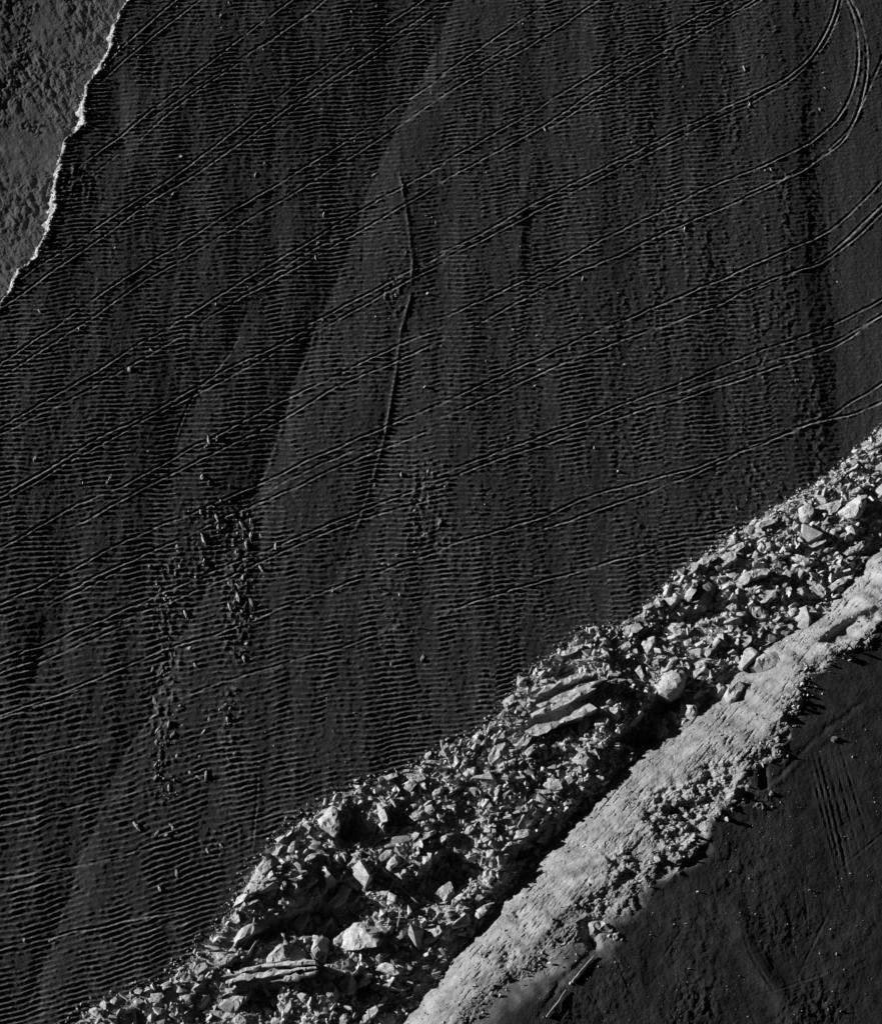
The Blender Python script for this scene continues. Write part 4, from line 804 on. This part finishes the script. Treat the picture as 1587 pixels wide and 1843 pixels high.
pt_ = np.array([P(r4.uniform(820, 1340), r4.uniform(1150, 1590), Z_TOP)[:2] for _ in range(2600)]); pt_ = pt_[(region(pt_[:, 0], pt_[:, 1]) == 5)]; pt_ = pt_[noise(pt_[:, 0]/4, pt_[:, 1]/4, 160) > r4.uniform(-.4, .5, len(pt_))][:900]
v, f = scatter(pt_, np.clip(.03*(r4.pareto(2.4, len(pt_))+1), .03, .15), 56, .0)
obj('terrace_crumbs', mesh_np('terrace_crumbs', v, f, M_CLOD), kind='stuff', label='tiny crumbs of earth strewn over the dark terrace', category='rubble')
ab_ = r4.uniform(-62, 62, 6000); tb_ = r4.random(6000)**.8; bb_ = np.interp(ab_, *E_FOOT)+(np.interp(ab_, *E_LIP)-np.interp(ab_, *E_FOOT))*tb_
pk = np.stack([ab_*math.cos(TH)+bb_*math.sin(TH), ab_*math.sin(TH)-bb_*math.cos(TH)], 1); pk = pk[noise(pk[:, 0]/3, pk[:, 1]/3, 150) > -.1+.5*r4.random(len(pk))-.25][:3000]
v, f = scatter(pk, np.clip(.04*(r4.pareto(2.5, len(pk))+1), .04, .2), 54)
obj('bank_crumbs', mesh_np('bank_crumbs', v, f, M_SCARP), kind='stuff', label='small crumbs of clay sprinkled over the pale bank', category='rubble')
# ------------------------------------------------------------------ clods on the plain
def clod_mesh(seed):
    r5 = np.random.default_rng(seed); bm = bmesh.new(); bmesh.ops.create_icosphere(bm, subdivisions=2, radius=1.0)
    for v_ in bm.verts:
        c = v_.co; k_ = 1+.6*float(noise(c.x*1.9+seed, c.y*1.6+c.z*1.3, seed))+r5.normal(0, .06)
        v_.co = Vector((c.x*k_, c.y*k_, c.z*k_*(1 if c.z > 0 else .5)))
    me = bpy.data.meshes.new('clod'); bm.to_mesh(me); bm.free(); me.materials.append(M_CLOD); return me
CM = [clod_mesh(k_) for k_ in range(8)]
CLODS = {
 'elongated earth clod in the cluster left of mid plain': ('R3', [(740,720),(690,800),(692,890),(600,905),(585,930),(488,905),(535,915),(815,780),(812,850),(868,735),(868,790),(905,790),(590,830),(680,700),(960,830),(938,890),(835,750),(745,760),(850,820),(610,880),(720,940),(905,910)]),
 'elongated earth clod in the upright row below the cluster': ('R3', [(822,980),(818,1020),(815,1090),(870,1040),(870,1090),(835,950),(785,970),(790,1060),(850,970),(825,1120),(860,1130),(890,1100)]),
 'elongated earth clod in the long upright row above the lower left': ('R5', [(505,40),(508,100),(520,150),(560,190),(603,180),(512,280),(510,330),(525,270),(580,340),(560,370),(575,170),(590,250),(560,130),(515,200)]),
 'earth clod scattered right of the long upright row': ('R5', [(712,110),(690,160),(676,250),(640,310),(790,70),(780,110),(805,240),(700,320),(675,330)]),
 'earth clod lying alone on the lower left plain': ('R5', [(705,605),(755,585),(525,745),(590,690),(515,540),(550,545),(575,520),(440,510),(120,940),(20,940)]),
 'earth clod near the small ridge in mid plain': ('R3', [(1430,560),(1530,550),(1480,695),(1330,600),(1480,850),(1575,740)]),
 'small earth clod on the dark upper left plain': ('R1', [(75,1270),(575,835),(915,830),(755,165),(1245,150),(660,20),(885,760),(1140,910)]),
 'earth clod beside the ruts near the ridge line': ('R1', [(1250,290),(1545,920),(1560,940),(1390,1150),(1412,1150),(1370,1215),(1115,1020),(1110,1070),(1435,800),(1448,1050),(1330,760)]),
 'small earth clod on the right half of the plain': ('R2', [(398,590),(668,700),(1145,360),(1165,500),(922,965),(1245,740),(540,1150),(1428,515),(340,455)]),
 'lone bright stone lying on the plain near the rubble': ('R4', [(1118,688),(1342,205),(180,135),(5,735)]),
 'lump of earth left of the clod cluster': ('R3', [(342,570),(330,590),(710,430),(742,425),(700,455),(685,570),(710,590),(495,95),(412,165),(60,500)]),
 'earth clod below the clod cluster in mid plain': ('R3', [(637,1210),(570,1235),(842,1248),(1392,1270),(1510,1248),(1425,1010),(660,1275),(545,1025),(625,1085),(500,1290),(535,1300)]),
}
r6 = np.random.default_rng(61)
for lab, (view, lst) in CLODS.items():
    sp = src(view, lst); ends = {max(range(len(sp)), key=lambda i: sp[i][1]): 'lowest ', min(range(len(sp)), key=lambda i: sp[i][1]): 'topmost '}
    ends.setdefault(min(range(len(sp)), key=lambda i: sp[i][0]), 'leftmost '); ends.setdefault(max(range(len(sp)), key=lambda i: sp[i][0]), 'rightmost ')
    mx_, my_ = np.median([p[0] for p in sp]), np.median([p[1] for p in sp])
    for ci, (px, py) in enumerate(sp):
        q = on_ground(px, py); big_ = 1.0 if view in ('R3', 'R5') else .75
        o = obj('earth_clod', CM[int(r6.integers(8))], label=ends[ci]+lab if ci in ends else lab+', %s %s part' % ('upper' if py < my_ else 'lower', 'left' if px < mx_ else 'right'), category='clod', group=lab.replace('clod', 'clods').replace('stone', 'stones').replace('lump', 'lumps'))
        w = r6.uniform(.10, .20)*big_
        o.scale = (w, w*r6.uniform(1.2, 3.8), r6.uniform(.08, .20)*big_); o.rotation_euler = (0, 0, r6.normal(0, .45)); o.location = (q[0], q[1], q[2]-.02)

cr_ = []
for px, py0, py1, wpx, n_ in [(468, 975, 1265, 16, 170), (556, 905, 1100, 22, 170), (515, 905, 1010, 40, 60), (775, 860, 965, 26, 60), (545, 1120, 1215, 20, 40), (735, 980, 1100, 20, 30), (1165, 860, 930, 18, 30), (742, 640, 690, 12, 14), (760, 300, 800, 480, 120), (700, 900, 1250, 350, 90), (400, 300, 900, 100, 60), (560, 290, 700, 260, 170), (900, 300, 900, 400, 120)]:
    for _ in range(n_):
        cr_.append(P(px+r6.normal(0, wpx*.5), r6.uniform(py0, py1))[:2])
cr_ = np.array(cr_); cr_ = cr_[region(cr_[:, 0], cr_[:, 1]) == 0]
v, f = scatter(cr_, np.clip(.05*(r6.pareto(2.2, len(cr_))+1), .05, .2), 55, .0)
obj('soil_crumbs', mesh_np('soil_crumbs', v, f, M_CLOD), kind='stuff', label='small crumbs of earth strewn over the dark plain between the clods', category='rubble')
# ------------------------------------------------------------------ sticks and roots
def stick(view, pts, rad, label, up=.25, name='stick'):
    path = [on_ground(px, py, up) for px, py in src(view, pts)]
    bm = bmesh.new(); prev = None; N = 6; r7 = random.Random(len(label))
    dens = []
    for p, q in zip(path[:-1], path[1:]):
        for k_ in range(4): dens.append(p+(q-p)*k_/4+np.array([r7.gauss(0, rad*(.12 if name == 'pole' else .5)) for _ in range(3)]))
    dens.append(path[-1])
    zsm = np.convolve(np.pad([d[2] for d in dens], 2, 'edge'), np.ones(5)/5, 'valid')
    for i, p in enumerate(dens): p[2] = zsm[i]
    org = np.array(dens[0])
    for i, p in enumerate(dens):
        d = Vector(dens[min(i+1, len(dens)-1)]-dens[max(i-1, 0)]).normalized(); s_ = d.cross(Vector((0, 0, 1))).normalized(); u_ = s_.cross(d)
        r8 = rad*(1-.55*i/len(dens)); ring = [bm.verts.new(Vector(p-org)+(s_*math.cos(t)+u_*math.sin(t))*r8*r7.uniform(.85, 1.15)) for t in [2*math.pi*k_/N for k_ in range(N)]]
        if prev:
            for k_ in range(N): bm.faces.new((prev[k_], prev[(k_+1) % N], ring[(k_+1) % N], ring[k_]))
        else: bm.faces.new(ring[::-1])
        prev = ring
    bm.faces.new(prev); bmesh.ops.recalc_face_normals(bm, faces=bm.faces)
    me = bpy.data.meshes.new(name); bm.to_mesh(me); bm.free(); me.materials.append(M_WOOD)
    o = obj(name, me, label=label, category='stick'); o.location = org
stick('Z8', [(1120,1000),(1190,910),(1250,820)], .08, 'thin pole lying on the terrace, lower piece of two', .11, 'pole')
stick('Z8', [(1290,770),(1360,680),(1440,590)], .09, 'thin pole lying on the terrace, longer upper piece of two', .12, 'pole')
stick('Z3', [(1568,0),(1555,100),(1530,222)], .10, 'straight bare stick standing out of the rubble right of the largest boulder', .6)
stick('Z4', [(285,1020),(370,1110),(440,1180),(560,1290)], .13, 'long bent root arching over the shadow in mid heap', .5, 'root')
stick('Z4', [(370,1120),(300,1240),(260,1260)], .10, 'short root branching towards the deep shadow', .4, 'root')
stick('Z1', [(530,885),(600,930),(690,1000)], .10, 'straight stick on the rim at the lower left end of the heap', .4)
stick('Z1', [(645,1030),(660,1100),(705,1190)], .09, 'upright bent twig at the lower left end of the heap', .35)
stick('Z1', [(400,1050),(500,1110),(605,1175)], .12, 'long pale stick leading away from the ragged ledge', .45)
stick('Z4', [(720,60),(745,160),(790,250)], .10, 'twig hanging down at the upper rim of the heap', .4)
stick('Z4', [(1320,170),(1335,220),(1352,262)], .08, 'short curved twig in the fine rubble', .35)
